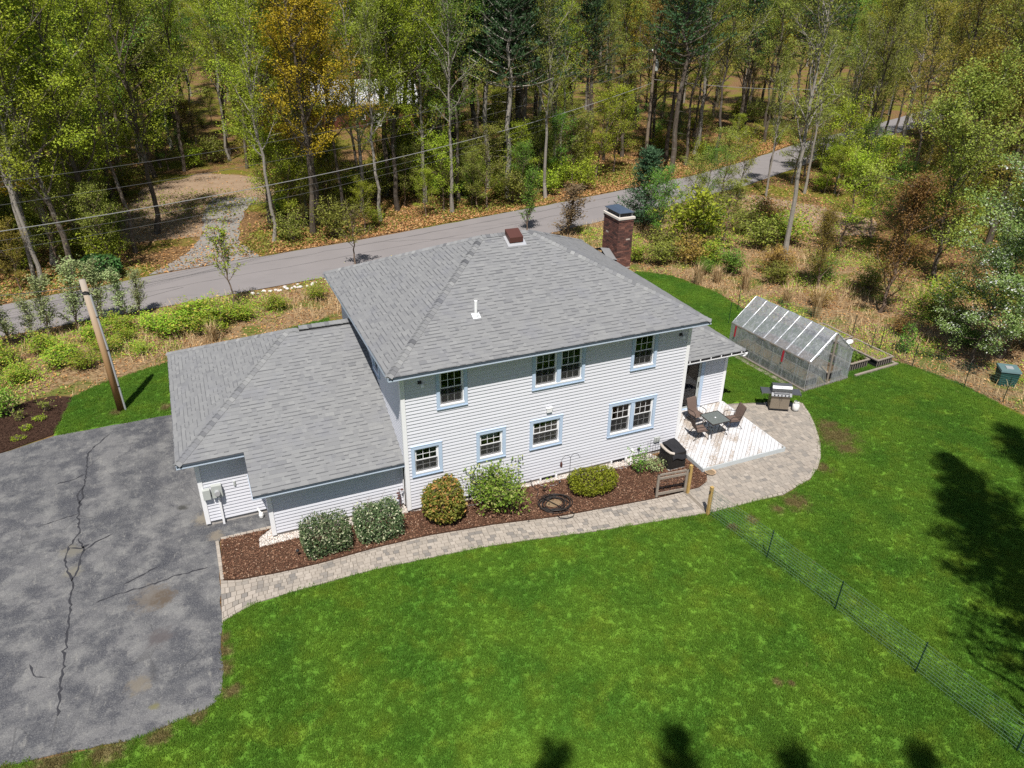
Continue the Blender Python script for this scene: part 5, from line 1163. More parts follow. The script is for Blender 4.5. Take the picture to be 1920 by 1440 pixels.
wire('power_line', (37.05,44.0,7.9), (-28,17,6.1), 1.85, .021, M['wire2'], 'thick pale cable strung along the road below the power lines')
wire('power_line', (37.05,44.0,7.55), (-28,17,5.7), 1.95, .010, M['wire'], 'thin dark line hung just under the thick pale cable')
wire('power_line', (37.05,44.0,7.2), (-28,17,5.2), 2.0, .010, M['wire'], 'lowest thin line strung along the road')
wire('power_line', (37.1,44.0,8.2), (78,42,7.5), 1.2, .02, M['wire2'], 'cable running from the tall pole toward the right-hand woods')

# ---------------------------------------------------------------- plants
def leaf_quads(C, size, rg, up=.6, aspect=.55, axis=None):
    n_ = len(C); nrm = rg.normal(size=(n_,3)); nrm[:,2] = np.abs(nrm[:,2])+up; nrm /= np.linalg.norm(nrm,axis=1)[:,None]
    a = rg.normal(size=(n_,3)) if axis is None else axis+rg.normal(size=(n_,3))*.45
    d = a - nrm*np.sum(a*nrm,1)[:,None]; d /= np.linalg.norm(d,axis=1)[:,None]+1e-9; e_ = np.cross(nrm, d)
    s_ = (size*rg.uniform(.55,1.4,n_))[:,None]
    V = np.stack([C-d*s_*.5, C+e_*s_*.5*aspect-d*s_*.05, C+d*s_*.5, C-e_*s_*.5*aspect-d*s_*.05], 1)
    return V.reshape(-1,3)
def crown_mesh(name, V, mat_, rg, tone=None):
    n_ = len(V)//4; tn = np.repeat(rg.beta(2,2,n_) if tone is None else tone, 4)
    return quick_mesh(name, V, np.arange(4*n_).reshape(n_,4), [mat_], tn)
LAST = {}
def grow_tree(seed, H, r0, cs_, spread, nprim, nleaf, lsize, up=40, wob=.25, lean=.0, fork=False, clump=.34, minleaf=0.0):
    """returns trunk MB and leaf centres"""
    rg = random.Random(seed); T = MB(); P = []; x = y = 0.0; nseg = 12
    la = rg.uniform(0,2*PI)
    for i in range(nseg+1):
        t = i/nseg; P.append(Vector((x+lean*H*t*math.cos(la), y+lean*H*t*math.sin(la), H*t))); x += rg.gauss(0,wob*.5); y += rg.gauss(0,wob*.5)
    rad = [r0*(1.25 if i == 0 else 1)*(1-.88*(i/nseg)**.9)+.012 for i in range(nseg+1)]
    T.tube(P, rad, 8)
    def at(t):
        f_ = t*nseg; i = min(nseg-1, int(f_)); return P[i].lerp(P[i+1], f_-i)
    pts = []; az = rg.uniform(0,6)
    for k in range(nprim):
        t = cs_+(1-cs_)*((k+rg.random())/nprim)**.9; t = min(t,.985); az += 2.4+rg.uniform(-.5,.5)
        f_ = (t-cs_)/(1-cs_); L = spread*(.45+.75*math.sin(PI*(.22+.70*f_)))*rg.uniform(.65,1.2); el = math.radians(up+rg.uniform(-18,20)+f_*22)
        d = Vector((math.cos(az)*math.cos(el), math.sin(az)*math.cos(el), math.sin(el))); p = at(t); Q = [p]; ns = 5
        for j in range(ns):
            d = (d+Vector((rg.gauss(0,.13), rg.gauss(0,.13), rg.gauss(.06,.1)))).normalized(); p = p+d*L/ns; Q.append(p)
        br = r0*.36*(1-.55*f_); T.tube(Q, [br*(1-.85*j/ns)+.008 for j in range(ns+1)], 5, cap=False)
        for j in range(2, ns+1):
            for _ in range(2 if j < ns else 3):
                sd = (d+Vector((rg.gauss(0,.75), rg.gauss(0,.75), rg.gauss(.15,.45)))).normalized(); L2 = L*rg.uniform(.18,.42); q = Q[j]; S_ = [q]
                for m_ in range(3):
                    sd = (sd+Vector((rg.gauss(0,.2), rg.gauss(0,.2), rg.gauss(.05,.15)))).normalized(); q = q+sd*L2/3; S_.append(q); pts.append((q, (m_+1)/3))
                T.tube(S_, [.016+r0*.03,.012+r0*.015,.010,.006], 3, cap=False)
        pts.append((Q[-1], 1))
    nr = np.random.default_rng(seed); B = np.array([tuple(p[0]) for p in pts]); idx = nr.integers(0, len(B), nleaf)
    C = B[idx]+nr.normal(size=(nleaf,3))*clump*np.array([1,1,.5])
    LAST['t'] = np.clip(.62*nr.beta(1.6,1.6,len(B))[idx]+.38*nr.uniform(0,1,nleaf),0,1)
    return T, C, nr
def grow_pine(seed, H, r0, start, spread, nleaf, nsize=.34, whorl=.75, bare=True):
    rg = random.Random(seed); T = MB(); P = [Vector((rg.gauss(0,.05)*i, rg.gauss(0,.05)*i, H*i/10)) for i in range(11)]
    T.tube(P, [r0*(1-.9*(i/10))+.015 for i in range(11)], 8); C = []; A = []
    z = H*start
    if bare:
        zz = H*.18
        while zz < z:
            az = rg.uniform(0,6.3); L = rg.uniform(.4,1.6); T.tube([(0,0,zz),(math.cos(az)*L,math.sin(az)*L,zz+rg.uniform(-.1,.2))], [.025,.006], 3, cap=False); zz += rg.uniform(.3,.8)
    nr = np.random.default_rng(seed)
    while z < H*.985:
        f_ = (z/H-start)/(1-start); nb = rg.randint(4,6); a0 = rg.uniform(0,6.3)
        for k in range(nb):
            az = a0+k*2*PI/nb+rg.uniform(-.3,.3); L = spread*(1-f_)**.75*rg.uniform(.6,1.15)+.25; el = rg.uniform(-.05,.25)+f_*.6
            Q = [Vector((0,0,z))]; d = Vector((math.cos(az)*math.cos(el), math.sin(az)*math.cos(el), math.sin(el)))
            for j in range(4):
                d = (d+Vector((0,0,.09))+Vector((rg.gauss(0,.06),rg.gauss(0,.06),rg.gauss(0,.05)))).normalized(); Q.append(Q[-1]+d*L/4)
            T.tube(Q, [r0*.2*(1-f_)+.014-.002*j for j in range(5)], 3, cap=False)
            for j in range(1,5):
                for s_ in range(3 if j < 4 else 4):
                    side = Vector((-d.y,d.x,0))*rg.choice((-1,1)); e_ = (d*rg.uniform(.4,1)+side*rg.uniform(.3,1)+Vector((0,0,rg.uniform(0,.3)))).normalized(); q = Q[j]+e_*L*rg.uniform(.06,.22)
                    C.append(q); A.append(e_)
        z += whorl*rg.uniform(.7,1.2)
    B = np.array([tuple(c) for c in C]); AA = np.array([tuple(a) for a in A]); idx = nr.integers(0, len(B), nleaf)
    Cn = B[idx]+nr.normal(size=(nleaf,3))*np.array([.2,.2,.09]); V = leaf_quads(Cn, nsize, nr, up=.35, aspect=.22, axis=AA[idx]*1.2+np.array([0,0,.25]))
    return T, V, nr
def grow_shrub(seed, rx, rz, nstem, nleaf, lsize, box=False, dense=False):
    rg = random.Random(seed); nr = np.random.default_rng(seed); T = MB(); pts = []
    for k in range(nstem):
        az = rg.uniform(0,6.3); sp_ = rg.uniform(.1,.95)*rx; top = Vector((math.cos(az)*sp_, math.sin(az)*sp_, rz*2*rg.uniform(.6,1.0))); Q = [Vector((math.cos(az)*.05,math.sin(az)*.05,0))]
        for j in range(1,5): Q.append(Q[0].lerp(top, j/4)+Vector((rg.gauss(0,.05)*rx,rg.gauss(0,.05)*rx,0)))
        T.tube(Q, [.022*rx+.006,.016*rx+.005,.012*rx+.004,.008,.004], 3, cap=False)
        for j in (2,3,4):
            pts.append(Q[j])
            for _ in range(3):
                q = Q[j]+Vector((rg.gauss(0,.28)*rx,rg.gauss(0,.28)*rx,rg.gauss(.05,.16)*rz*2)); T.tube([Q[j],q], [.007,.003], 3, cap=False); pts.append(q)
    B = np.array([tuple(p) for p in pts]); C = B[nr.integers(0,len(B),nleaf)]+nr.normal(size=(nleaf,3))*np.array([.15*rx,.15*rx,.14*rz])
    if dense:                                              # clipped shape: leaves in a shell of a rounded block / dome
        d = nr.normal(size=(nleaf,3)); d /= np.linalg.norm(d,axis=1)[:,None]; p = 7.0 if box else 2.4
        k_ = (np.abs(d)**p).sum(1)**(-1/p); rr_ = nr.uniform(.62,1.03,nleaf)**.6; bd = nr.normal(size=(16,3)); bd /= np.linalg.norm(bd,axis=1)[:,None]; ba = nr.uniform(-.22,.16,16)*(.45 if box else 1.0); k_ = k_*(1+(np.exp(-((d[:,None,:]-bd[None])**2).sum(2)/.16)*ba[None]).sum(1))
        C = d*k_[:,None]*rr_[:,None]*np.array([rx,rx,rz])+np.array([0,0,rz]); C += nr.normal(size=C.shape)*.025
        C = C[C[:,2] > .03]
    return T, C, nr
PROTO = {}
def reg(key, T, V, nr, mat_, bark, tone=None):
    tm = T.mesh(key+'_stem'); tm.materials.append(bark); tone = LAST.pop('t', None); tone = tone if tone is not None and len(tone)*4 == len(V) else None; cm = crown_mesh(key+'_leaves', V, mat_, nr, tone); PROTO[key] = (tm, cm)
def plant(key, name, label, cat, loc, rz=0.0, scale=1.0, group=None, leaf=None, bark=None, parts=('trunk','crown'), sz=None, tilt=None):
    t = thing(name, label, cat, loc, rz, group, scale)
    if sz: t.scale = (scale*sz[0], scale*sz[1], scale*sz[2])
    if tilt: t.rotation_euler = (tilt[0], tilt[1], rz)
    for me, nm, m_ in zip(PROTO[key], parts, (bark, leaf)):
        o = link(nm, me, t)
        if m_ is not None: o.material_slots[0].link = 'OBJECT'; o.material_slots[0].material = m_
    return t
# prototypes: broad oaks, slim trees, saplings, pines, shrubs
for i in range(4):
    T, C, nr = grow_tree(100+i, 16.5, .19, .27, 3.9, 28, 19000, .2, 33, .26, .02, clump=.28); reg('oak%d' % i, T, leaf_quads(C, .122, nr), nr, LEAF['lime'], M['bark'])
for i in range(3):
    T, C, nr = grow_tree(120+i, 16.0, .14, .38, 2.5, 22, 9500, .17, 48, .22, .02, clump=.26); reg('slim%d' % i, T, leaf_quads(C, .11, nr), nr, LEAF['olive'], M['bark'])
for i in range(2):
    T, C, nr = grow_tree(140+i, 17.0, .17, .40, 2.6, 22, 3000, .15, 50, .12, .01); reg('sparse%d' % i, T, leaf_quads(C, .15, nr), nr, LEAF['olive'], M['palebark'])
for i in range(3):
    T, C, nr = grow_tree(150+i, 5.6, .06, .18, 1.7, 18, 6500, .15, 30, .14, .02, clump=.22); reg('sapling%d' % i, T, leaf_quads(C, .10, nr), nr, LEAF['lime'], M['twig'])
for i in range(3):
    T, V, nr = grow_pine(160+i, 20.0, .24, .46, 3.6, 7500); reg('pine%d' % i, T, V, nr, LEAF['pine'], M['bark'])
T, V, nr = grow_pine(170, 5.4, .09, .04, 1.9, 9000, .26, .36, False); reg('youngpine', T, V, nr, LEAF['bluepine'], M['bark'])
for i in range(2):
    T, V, nr = grow_pine(175+i, 29.0, .32, .24, 4.6, 9500, .40, 1.15); reg('bigpine%d' % i, T, V, nr, LEAF['pine'], M['bark'])
for i in range(4):
    T, C, nr = grow_shrub(180+i, 1.0, .8, 12, 2000, .11); reg('shrub%d' % i, T, leaf_quads(C, .115, nr), nr, LEAF['bramble'], M['twig'])
T, C, nr = grow_tree(190, 6.4, .10, .10, 2.3, 26, 11000, .13, 55, .14, clump=.22); reg('rustbush', T, leaf_quads(C, .10, nr), nr, LEAF['rust'], M['twig'])
T, C, nr = grow_tree(191, 8.2, .11, .14, 3.1, 30, 26000, .16, 22, .2, clump=.26); reg('blossom', T, leaf_quads(C, .12, nr, 1.0), nr, LEAF['white'], M['bark'])
T, C, nr = grow_tree(192, 9.5, .12, .10, 3.0, 30, 22000, .17, 35, .2, clump=.28); reg('bigbush', T, leaf_quads(C, .12, nr), nr, LEAF['olive'], M['bark'])
T, C, nr = grow_tree(193, 4.1, .04, .32, 1.05, 15, 900, .11, 42, .06, clump=.09); reg('youngtree', T, leaf_quads(C, .12, nr), nr, LEAF['lime'], M['twig'])
T, C, nr = grow_tree(194, 3.6, .03, .05, .95, 22, 2600, .1, 62, .08, clump=.14); reg('columnbush', T, leaf_quads(C, .10, nr), nr, LEAF['fresh'], M['twig'])

# --- clipped foundation shrubs
def bush(name, label, loc, rx, rz, nleaf, lsize, mat_, seed, box=False, dense=True, sy=1.0, core=True, nstem=9, rzrot=0.0):
    T, C, nr = grow_shrub(seed, rx, rz, nstem, nleaf, lsize, box, dense); V = leaf_quads(C, lsize, nr, .35)
    t = thing(name, label, 'shrub', loc, rzrot); t.scale = (1, sy, 1)
    s_ = T.build('stem', M['twig'], t); cm = crown_mesh(name+'_leaves', V, mat_, nr); link('foliage', cm, t)
    return t
bush('clipped_hedge', 'boxy dark green clipped hedge nearer the asphalt drive', (-2.98,-.62,.06), .76, .47, 6500, .08, LEAF['holly'], 201, True, sy=.92)
bush('clipped_hedge', 'boxy dark green clipped hedge nearer the house corner', (-1.22,-.55,.06), .76, .50, 6500, .08, LEAF['holly'], 202, True, sy=.92)
bush('pieris_bush', 'tall rounded bush of yellow and rust tipped leaves below the corner window', (1.05,-.72,.06), .72, .74, 4600, .12, LEAF['pieris'], 203, sy=.9)
bush('rose_bush', 'loose open green rose bush with bare pale stems', (3.0,-.72,.06), 1.05, .66, 3600, .10, LEAF['rose'], 204, dense=False, nstem=16)
bush('spirea_bush', 'low chartreuse mound of leaves beside the shepherd hook', (6.65,-1.15,.06), .96, .40, 5000, .085, LEAF['chart'], 205, sy=.74)
bush('young_shrub', 'thin young green shrub behind the open gate', (8.75,-.95,.06), .42, .42, 520, .075, LEAF['fresh'], 206, dense=False, nstem=9)
bush('young_shrub', 'small grey green shrub under the wire trellis', (9.35,-1.2,.06), .42, .26, 500, .07, LEAF['grey'], 207, dense=False, nstem=8)
bush('lime_perennial', 'lime perennial clump closest to the side lawn in the dark bed', (-12.5,11.95,.05), .26, .10, 330, .06, LEAF['lime'], 208, sy=.7)
bush('lime_perennial', 'middle lime perennial clump of three in the dark bed', (-12.92,11.3,.05), .20, .09, 260, .06, LEAF['lime'], 209)
bush('lime_perennial', 'lime perennial clump at the asphalt edge of the dark bed', (-13.12,10.55,.05), .30, .08, 330, .06, LEAF['lime'], 210, sy=.5)
bush('bed_shrub', 'round green shrub at the back of the dark bed', (-13.75,13.0,.05), .62, .5, 900, .10, LEAF['rose'], 211, dense=False, nstem=12)
bush('bed_shrub', 'tiny sparse shrub in the middle of the dark bed', (-12.35,12.75,.05), .3, .22, 160, .08, LEAF['olive'], 212, dense=False, nstem=6)
bush('bed_shrub', 'tiny dark rose twig in the middle of the dark bed', (-13.3,12.2,.05), .3, .22, 130, .08, LEAF['olive'], 213, dense=False, nstem=6)
# greens in the raised bed
rg3 = np.random.default_rng(12); C = np.stack([rg3.uniform(.12,1.13,1500), rg3.uniform(.12,1.78,1500), .40+rg3.uniform(0,.16,1500)],1); V = leaf_quads(C, .13, rg3)
t = thing('salad_greens', 'mass of bright green leaves growing in the raised bed', 'greens', (22.75,2.55,0), math.radians(4)); link('leaves', crown_mesh('salad', V, LEAF['fresh'], rg3), t)
o = MB()
for i in range(20): o.tube([(.15+.05*i,.3+.07*i,.38),(.16+.05*i,.3+.07*i,.5)], .006, 3)
o.build('stalk', M['twig'], t)

for (x, y, w_, d_, sd_) in ((24.25,2.35,1.1,2.3,41),(24.05,4.85,1.15,2.0,42)):
    rgb = np.random.default_rng(sd_); C = np.stack([rgb.uniform(.1,w_-.1,420), rgb.uniform(.1,d_-.1,420), .385+rgb.uniform(0,.07,420)],1); V = leaf_quads(C, .085, rgb)
    t = thing('bed_weeds', 'sparse low weeds in the fence-end raised bed' if sd_ == 41 else 'sparse low weeds in the raised bed behind the greenhouse', 'weeds', (x,y,0), math.radians(4)); link('leaves', crown_mesh('weeds', V, LEAF['bramble'], rgb), t)
# --- single trees and shrubs one can point at
plant('youngtree', 'young_tree', 'slender young street tree in lime leaf on the near verge', 'tree', (-3.81,21.8,0), .4, 1.02)
plant('youngtree', 'young_tree', 'sparse young tree behind the main roof eave by the road', 'tree', (4.1,26.0,0), 2.2, .86, leaf=LEAF['olive'], sz=(1.25,1.25,1))
plant('columnbush', 'column_shrub', 'upright fresh green shrub rising behind the roof ridge', 'shrub', (17.7,29.3,0), 0, 1.05)
plant('columnbush', 'bare_shrub', 'bare fan of budding stems behind the roof beside the chimney', 'shrub', (19.9,26.9,0), 1.0, .95, leaf=LEAF['bud'], sz=(1.9,1.9,.9))
bush('rhododendron', 'round glossy dark green bush at the far road edge', (-10.66,29.6,0), 1.15, .78, 2600, .17, LEAF['deep'], 221)
plant('youngpine', 'young_pine', 'young blue green pine behind the chimney', 'tree', (26.4,27.0,0), .5, 1.02, leaf=LEAF['bluepine'])
plant('shrub1', 'verge_bush', 'broad bright green bush right of the chimney', 'shrub', (26.2,21.2,0), .5, 2.3, leaf=LEAF['lime'])
plant('sapling0', 'verge_bush', 'tall fresh green bush crowding the chimney side', 'shrub', (25.0,22.8,0), 1.5, .82, leaf=LEAF['fresh'])
plant('sapling1', 'verge_bush', 'olive thicket bush between young pine and tall ash', 'shrub', (28.2,19.6,0), 2.5, .75, leaf=LEAF['olive'])
plant('sparse0', 'tall_ash', 'tall slender pale ash with thin leaf standing alone beyond the lawn', 'tree', (30.9,16.68,0), 1.2, 1.0, leaf=LEAF['olive'], bark=M['palebark'], tilt=(0,.035))
plant('rustbush', 'rust_bush', 'large rust brown budding bush beyond the greenhouse', 'shrub', (30.0,7.6,0), 0, .98)
plant('rustbush', 'rust_bush', 'smaller rust budding bush left of the large rust one', 'shrub', (29.0,11.6,0), 2, .62, leaf=LEAF['amber'])
plant('blossom', 'flowering_tree', 'white blossoming tree at the picture edge above the compost bin', 'tree', (31.0,.9,0), .6, 1.0)
plant('blossom', 'verge_tree', 'green tree in full leaf beside the blossoming tree', 'tree', (29.2,1.0,0), 2.6, .66, leaf=LEAF['white'])
plant('bigbush', 'olive_tree_clump', 'big yellowish olive tree behind the rust bush', 'tree', (37.5,10.5,0), 0, 1.12, leaf=LEAF['olive'])
plant('bigbush', 'olive_tree_clump', 'golden olive tree rising above the far road bend', 'tree', (44.5,15.5,0), 2, 1.15, leaf=LEAF['amber'])
plant('sapling2', 'lime_tree_clump', 'vivid lime small tree between tall ash and rust bush', 'tree', (36.0,17.0,0), 1, 1.05, leaf=LEAF['lime'])
plant('sapling0', 'lime_tree_clump', 'second vivid lime small tree close behind the first', 'tree', (38.5,15.0,0), 4, 1.0, leaf=LEAF['fresh'])
plant('sapling1', 'lime_tree_clump', 'lime small tree standing by the dirt track', 'tree', (40.5,18.5,0), 3, 1.1, leaf=LEAF['lime'])
bush('vine_post_shrub', 'narrow green climber on a fence stake', (26.9,3.1,0), .38, .85, 700, .10, LEAF['fresh'], 223)
# shrubs along the near road edge (row of grey green bushes) and bright brambles
k = 0
for x, y, s_, mt in ((-12.9,21.2,1.15,'grey'),(-11.6,21.6,1.3,'grey'),(-10.4,21.9,1.2,'grey'),(-9.3,22.1,1.0,'grey'),(-14.6,20.6,1.1,'grey'),(-15.8,19.9,1.25,'grey'),(-8.6,22.4,.9,'grey'),(-13.6,21.2,.8,'grey')):
    plant('columnbush', 'verge_shrub', 'grey green upright shrub in the row along the near road edge', 'shrub', (x,y,0), k*1.3, .68*s_, group='grey green shrubs along the near road edge', leaf=LEAF[mt], sz=(1.35,1.35,1)); k += 1
for x, y, s_ in ((-7.2,19.2,.85),(-6.0,19.6,1.0),(-4.6,19.9,.9),(-5.2,18.6,.8),(-7.9,20.2,.7),(-12.2,17.2,.7),(-11,16.6,.6),(-13.6,16.2,.6),(-10.2,18.2,.6),(-14.6,18.3,.7),(-3.4,19.8,.6),(-8.5,17.4,.4),(-6.2,20.8,.8),(-1.5,20.6,.6),(.8,21.4,.6),(-9.4,20.6,.7),(-10.8,20.0,.7),(-12.8,19.2,.7),(-15.4,17.6,.7),(-11.8,18.4,.5),(3.0,22.2,.6),(-9.2,19.2,.5)):
    plant('shrub%d' % (k % 4), 'bramble_clump', 'bright green bramble clump behind the garage', 'shrub', (x,y,0), k*1.7, s_, group='bramble clumps behind the garage', leaf=LEAF['bramble'], sz=(1.25,1.25,.75)); k += 1
for x, y, s_ in ((21.5,20.3,.7),(22.8,19.3,.8),(24.5,18.6,.9),(26.2,16.2,.8),(27.5,13.5,.7),(26,18.3,.8),(24,20.6,.9),(28.8,15.2,.9),(30.6,13.0,.8),(32.2,10.6,.9),(33.2,6.4,.9),(31.9,4.8,.7),(28.6,4.9,.5),(30.8,2.6,.6),(33.5,1.0,.8),(29.6,-3.2,.5),(31.0,-3.0,.7),(27.3,9.6,.5),(24.6,16.6,.5),(31.0,19.5,1.1),(33.5,19.5,1.2),(32.5,22.5,1.2),(35.2,23.5,1.1),(29.5,23.5,1.1)):
    plant('shrub%d' % (k % 4), 'brush_clump', ('green bramble','olive','rust brown','fresh green','dull olive')[k % 5]+' brush clump '+('behind the back lawn' if x < 25.5 else 'behind the greenhouse' if y > 9 and x < 29 else 'around the tall pale ash' if y > 12 else 'near the compost bin' if y < 0 else 'under the rust bushes'), 'shrub', (x,y,0), k*1.7, s_*1.15, group='brush beyond the far lawn edge', leaf=LEAF[('bramble','olive','rust','fresh','olive')[k % 5]], sz=(1.2,1.2,.9)); k += 1
# tall straw tufts
def straw_tuft(seed, n_, hgt, spread):
    rg = random.Random(seed); V = []; F = []; tn = []
    for i in range(n_):
        a = rg.uniform(0,6.3); r_ = rg.uniform(0,spread*.35); x, y = r_*math.cos(a), r_*math.sin(a); h_ = hgt*rg.uniform(.5,1.1); l = spread*rg.uniform(.2,1); a2 = a+rg.gauss(0,.5); w = .009
        p0 = Vector((x,y,0)); p1 = Vector((x+l*.35*math.cos(a2), y+l*.35*math.sin(a2), h_*.65)); p2 = Vector((x+l*math.cos(a2), y+l*math.sin(a2), h_*rg.uniform(.85,1))); s_ = Vector((-math.sin(a2),math.cos(a2),0))*w
        b = len(V); V += [p0-s_,p0+s_,p1+s_,p1-s_,p2]; F += [(b,b+1,b+2,b+3),(b+3,b+2,b+4)]; tn += [rg.random()]*5
    m = MB(); m.v = V; m.f = F; m.t = tn; return m
for i, (x, y, h_) in enumerate(((22.9,15.2,1.5),(24.9,13.2,1.8),(26.0,8.4,2.1),(24.2,15.0,1.2),(-5.2,17.6,1.1),(25.6,10.4,1.4))):
    t = thing('straw_tuft', 'tall pale dry grass tuft ' + ('at the back lawn corner','beside the back lawn edge','leaning behind the greenhouse','between two others at the back lawn','behind the garage roof','near the fence bend')[i], 'grass tuft', (x,y,0))
    straw_tuft(300+i, 160, h_, .55).build('blades', M['straw'], t); m = straw_tuft(320+i, 60, h_*.4, .5); m.build('base_blades', M['straw'], t)

# --- woods: each tree its own thing
CAM2 = (-5.31,-21.13)
def road_y(x, P):
    for i in range(len(P)-1):
        if P[i][0] <= x <= P[i+1][0]: return P[i][1]+(P[i+1][1]-P[i][1])*(x-P[i][0])/(P[i+1][0]-P[i][0])
    return P[-1][1]
CLEAR = [[(-9.8,27),(0,27),(-.5,37),(2,44),(3.5,53),(-3,58),(-9,54),(-11,44),(-9.5,36)], [(25,25),(46,40),(47,18),(40,16),(36,24)], [(8,70),(26,68),(27,90),(8,92)], [(6.5,46),(10.5,46),(25,76),(9.5,76)], [(27,37.5),(33.5,37),(39,42.5),(38.5,47),(35,48),(29,42)]]
placed = []
def ok(x, y, dmin):
    if any(in_poly(x, y, P) for P in CLEAR): return False
    return all((x-a)**2+(y-b)**2 > dmin*dmin for a, b in placed)
def where(x, y):
    d = math.hypot(x-CAM2[0], y-CAM2[1])
    if d > 110: return 'deep in the far woods'
    if x < -9: return 'left of the dirt clearing'
    if x < 4: return 'around the dirt clearing'
    if x < 18: return 'between dirt clearing and dense pines'
    if x < 36: return 'left of the tall utility pole'
    if x < 60: return 'right of the tall utility pole'
    return 'beyond the road bend'
rt = random.Random(77)
FIX = [  # x, y, key, scale, leaf, bark, label
 (.0,33.2,'slim0',.88,'lime','palebark','pale leaning trunk right beside the gravel drive mouth'),
 (2.9,34.2,'oak0',1.05,'gold',None,'golden leaved oak glowing above the gravel drive'),
 (3.6,36.2,'oak2',1.0,'gold',None,'second golden leaved oak right behind the first'),
 (-7.5,38.2,'oak1',.98,'lime',None,'twin-forked dark trunk in lime leaf at the left of the dirt clearing'),
 (-8.9,34.0,'slim1',.95,'lime',None,'slender dark trunk just left of the gravel drive'),
 (-12.45,30.2,'oak3',.95,'lime',None,'dark straight trunk behind the dark round bush'),
 (-14.0,29.5,'slim2',.9,'lime','palebark','pale thin trunk at the far road edge near the picture edge'),
 (-14.4,30.0,'slim0',.85,'olive','palebark','second pale thin trunk of the pair at the far road edge'),
 (-10.9,32.6,'oak2',1.0,'lime',None,'lime oak behind the dark round bush'),
 (14.1,35.8,'sparse1',.86,'fresh','palebark','pale birch like trunk rising straight from the far verge'),
 (13.6,36.3,'sapling0',.95,'lime',None,'vivid lime understory tree at the foot of the pale trunk'),
 (19.6,42.0,'pine0',1.0,'pine','palebark','tall pine with bare pale lichen trunk'),
 (22.8,45.4,'pine1',1.05,'pine','palebark','second tall pine with mottled pale trunk'),
 (8.2,35.4,'slim1',.92,'olive','palebark','thin pale trunk on the verge above the main roof'),
 (10.2,37.8,'oak3',.95,'lime',None,'lime oak on the verge above the main roof'),
 (5.6,35.8,'slim2',.9,'lime',None,'slim dark trunk between golden oak and pale verge trunk'),
 (41.5,50.5,'oak1',.9,'rust',None,'rust coloured budding tree beside the tall utility pole'),
 (45.0,55.0,'oak2',.95,'amber',None,'amber budding tree behind the tall utility pole'),
 (48.5,52.0,'slim0',1.0,'amber',None,'slender amber tree right of the tall utility pole'),
 (33.2,43.5,'sapling1',1.2,'lime',None,'low spreading lime tree left of the tall utility pole'),
 (30.5,42.0,'sapling2',1.2,'lime',None,'low lime tree next along the verge from the utility pole'),
 (27.5,41.2,'sapling0',1.05,'olive',None,'low olive tree on the verge below the pines'),
 (53.5,33.0,'slim1',.98,'olive',None,'dark slim trunk inside the road bend'),
 (50.5,30.5,'slim2',.95,'olive','bark','second dark slim trunk inside the road bend'),
 (57.0,50.5,'oak0',.98,'olive',None,'spreading olive tree over the far road bend'),
 (55.5,26.0,'oak3',1.0,'amber',None,'broad amber tree toward the right-hand woods'),
 (59.0,23.0,'pine2',.9,'pine',None,'dark pine in the right-hand woods'), (66.0,29.0,'pine0',.95,'pine',None,'tall dark pine behind the right-hand woods'),
 (52.0,9.0,'pine1',.85,'pine',None,'dark pine above the blossoming tree'), (63.0,16.0,'oak1',1.0,'olive',None,'olive oak among the right-hand pines'), (46.0,4.0,'slim0',.8,'olive',None,'slim olive tree above the blossoming tree'),
 (48.0,22.5,'slim2',.9,'amber',None,'slim amber tree behind the dirt track'), (60,37.5,'slim0',1,'olive',None,'slim olive tree on the outer road bend'),
]
for x, y, key, s_, lf, bk, lab in FIX:
    placed.append((x,y)); plant(key, 'young_tree' if key.startswith('sapling') else ('pine_tree' if key.startswith('pine') else 'woodland_tree'), lab, 'tree', (x,y,0), rt.uniform(0,6.3), s_, leaf=LEAF[lf], bark=M[bk] if bk else None)
for i, (x, y, key, s_, lf) in enumerate(((35.5,30.2,'sapling1',.95,'olive'),(38.5,31.2,'sapling0',.9,'lime'),(43.0,33.0,'slim1',.62,'olive'),(46.5,33.8,'sapling2',1.1,'olive'),(49.5,35.5,'slim0',.7,'olive'),(53.0,37.0,'sapling1',1.2,'lime'),(33.0,28.8,'sapling2',.8,'fresh'),(47.5,29.5,'sapling0',1.2,'lime'),(58.5,40.0,'slim2',.8,'olive'),(45.0,30.5,'sparse1',.7,'olive'),(31.2,27.6,'sapling0',.75,'olive'),(41.0,30.8,'sparse0',.55,'olive'),(52.0,33.8,'sparse0',.75,'olive'),(56.5,40.5,'sapling0',1.2,'olive'),(62,43,'slim1',.8,'olive'),(66,44.2,'sapling2',1.3,'lime'),(70,45.5,'slim0',.9,'olive'),(61,46,'slim2',.7,'olive'),(74,47.5,'oak1',.7,'olive'))):
    placed.append((x,y)); plant(key, 'verge_sapling', ('airy ' if key[0] == 's' and key[1] != 'a' else 'low bushy ')+{'olive':'olive','lime':'lime','fresh':'fresh green'}[lf]+' sapling screening the near edge of the road bend', 'sapling', (x,y,0), i*2.1, s_, group='saplings along the road bend', leaf=LEAF[lf], bark=M['palebark'] if i % 2 else None)
def in_view(x, y, m_=7):
    dx, dy = x-CAM2[0], y-CAM2[1]; a = math.degrees(math.atan2(dx, dy)); d = math.hypot(dx, dy); mar = math.degrees(m_/d); return -12.5-mar < a < 58+mar
count = {}
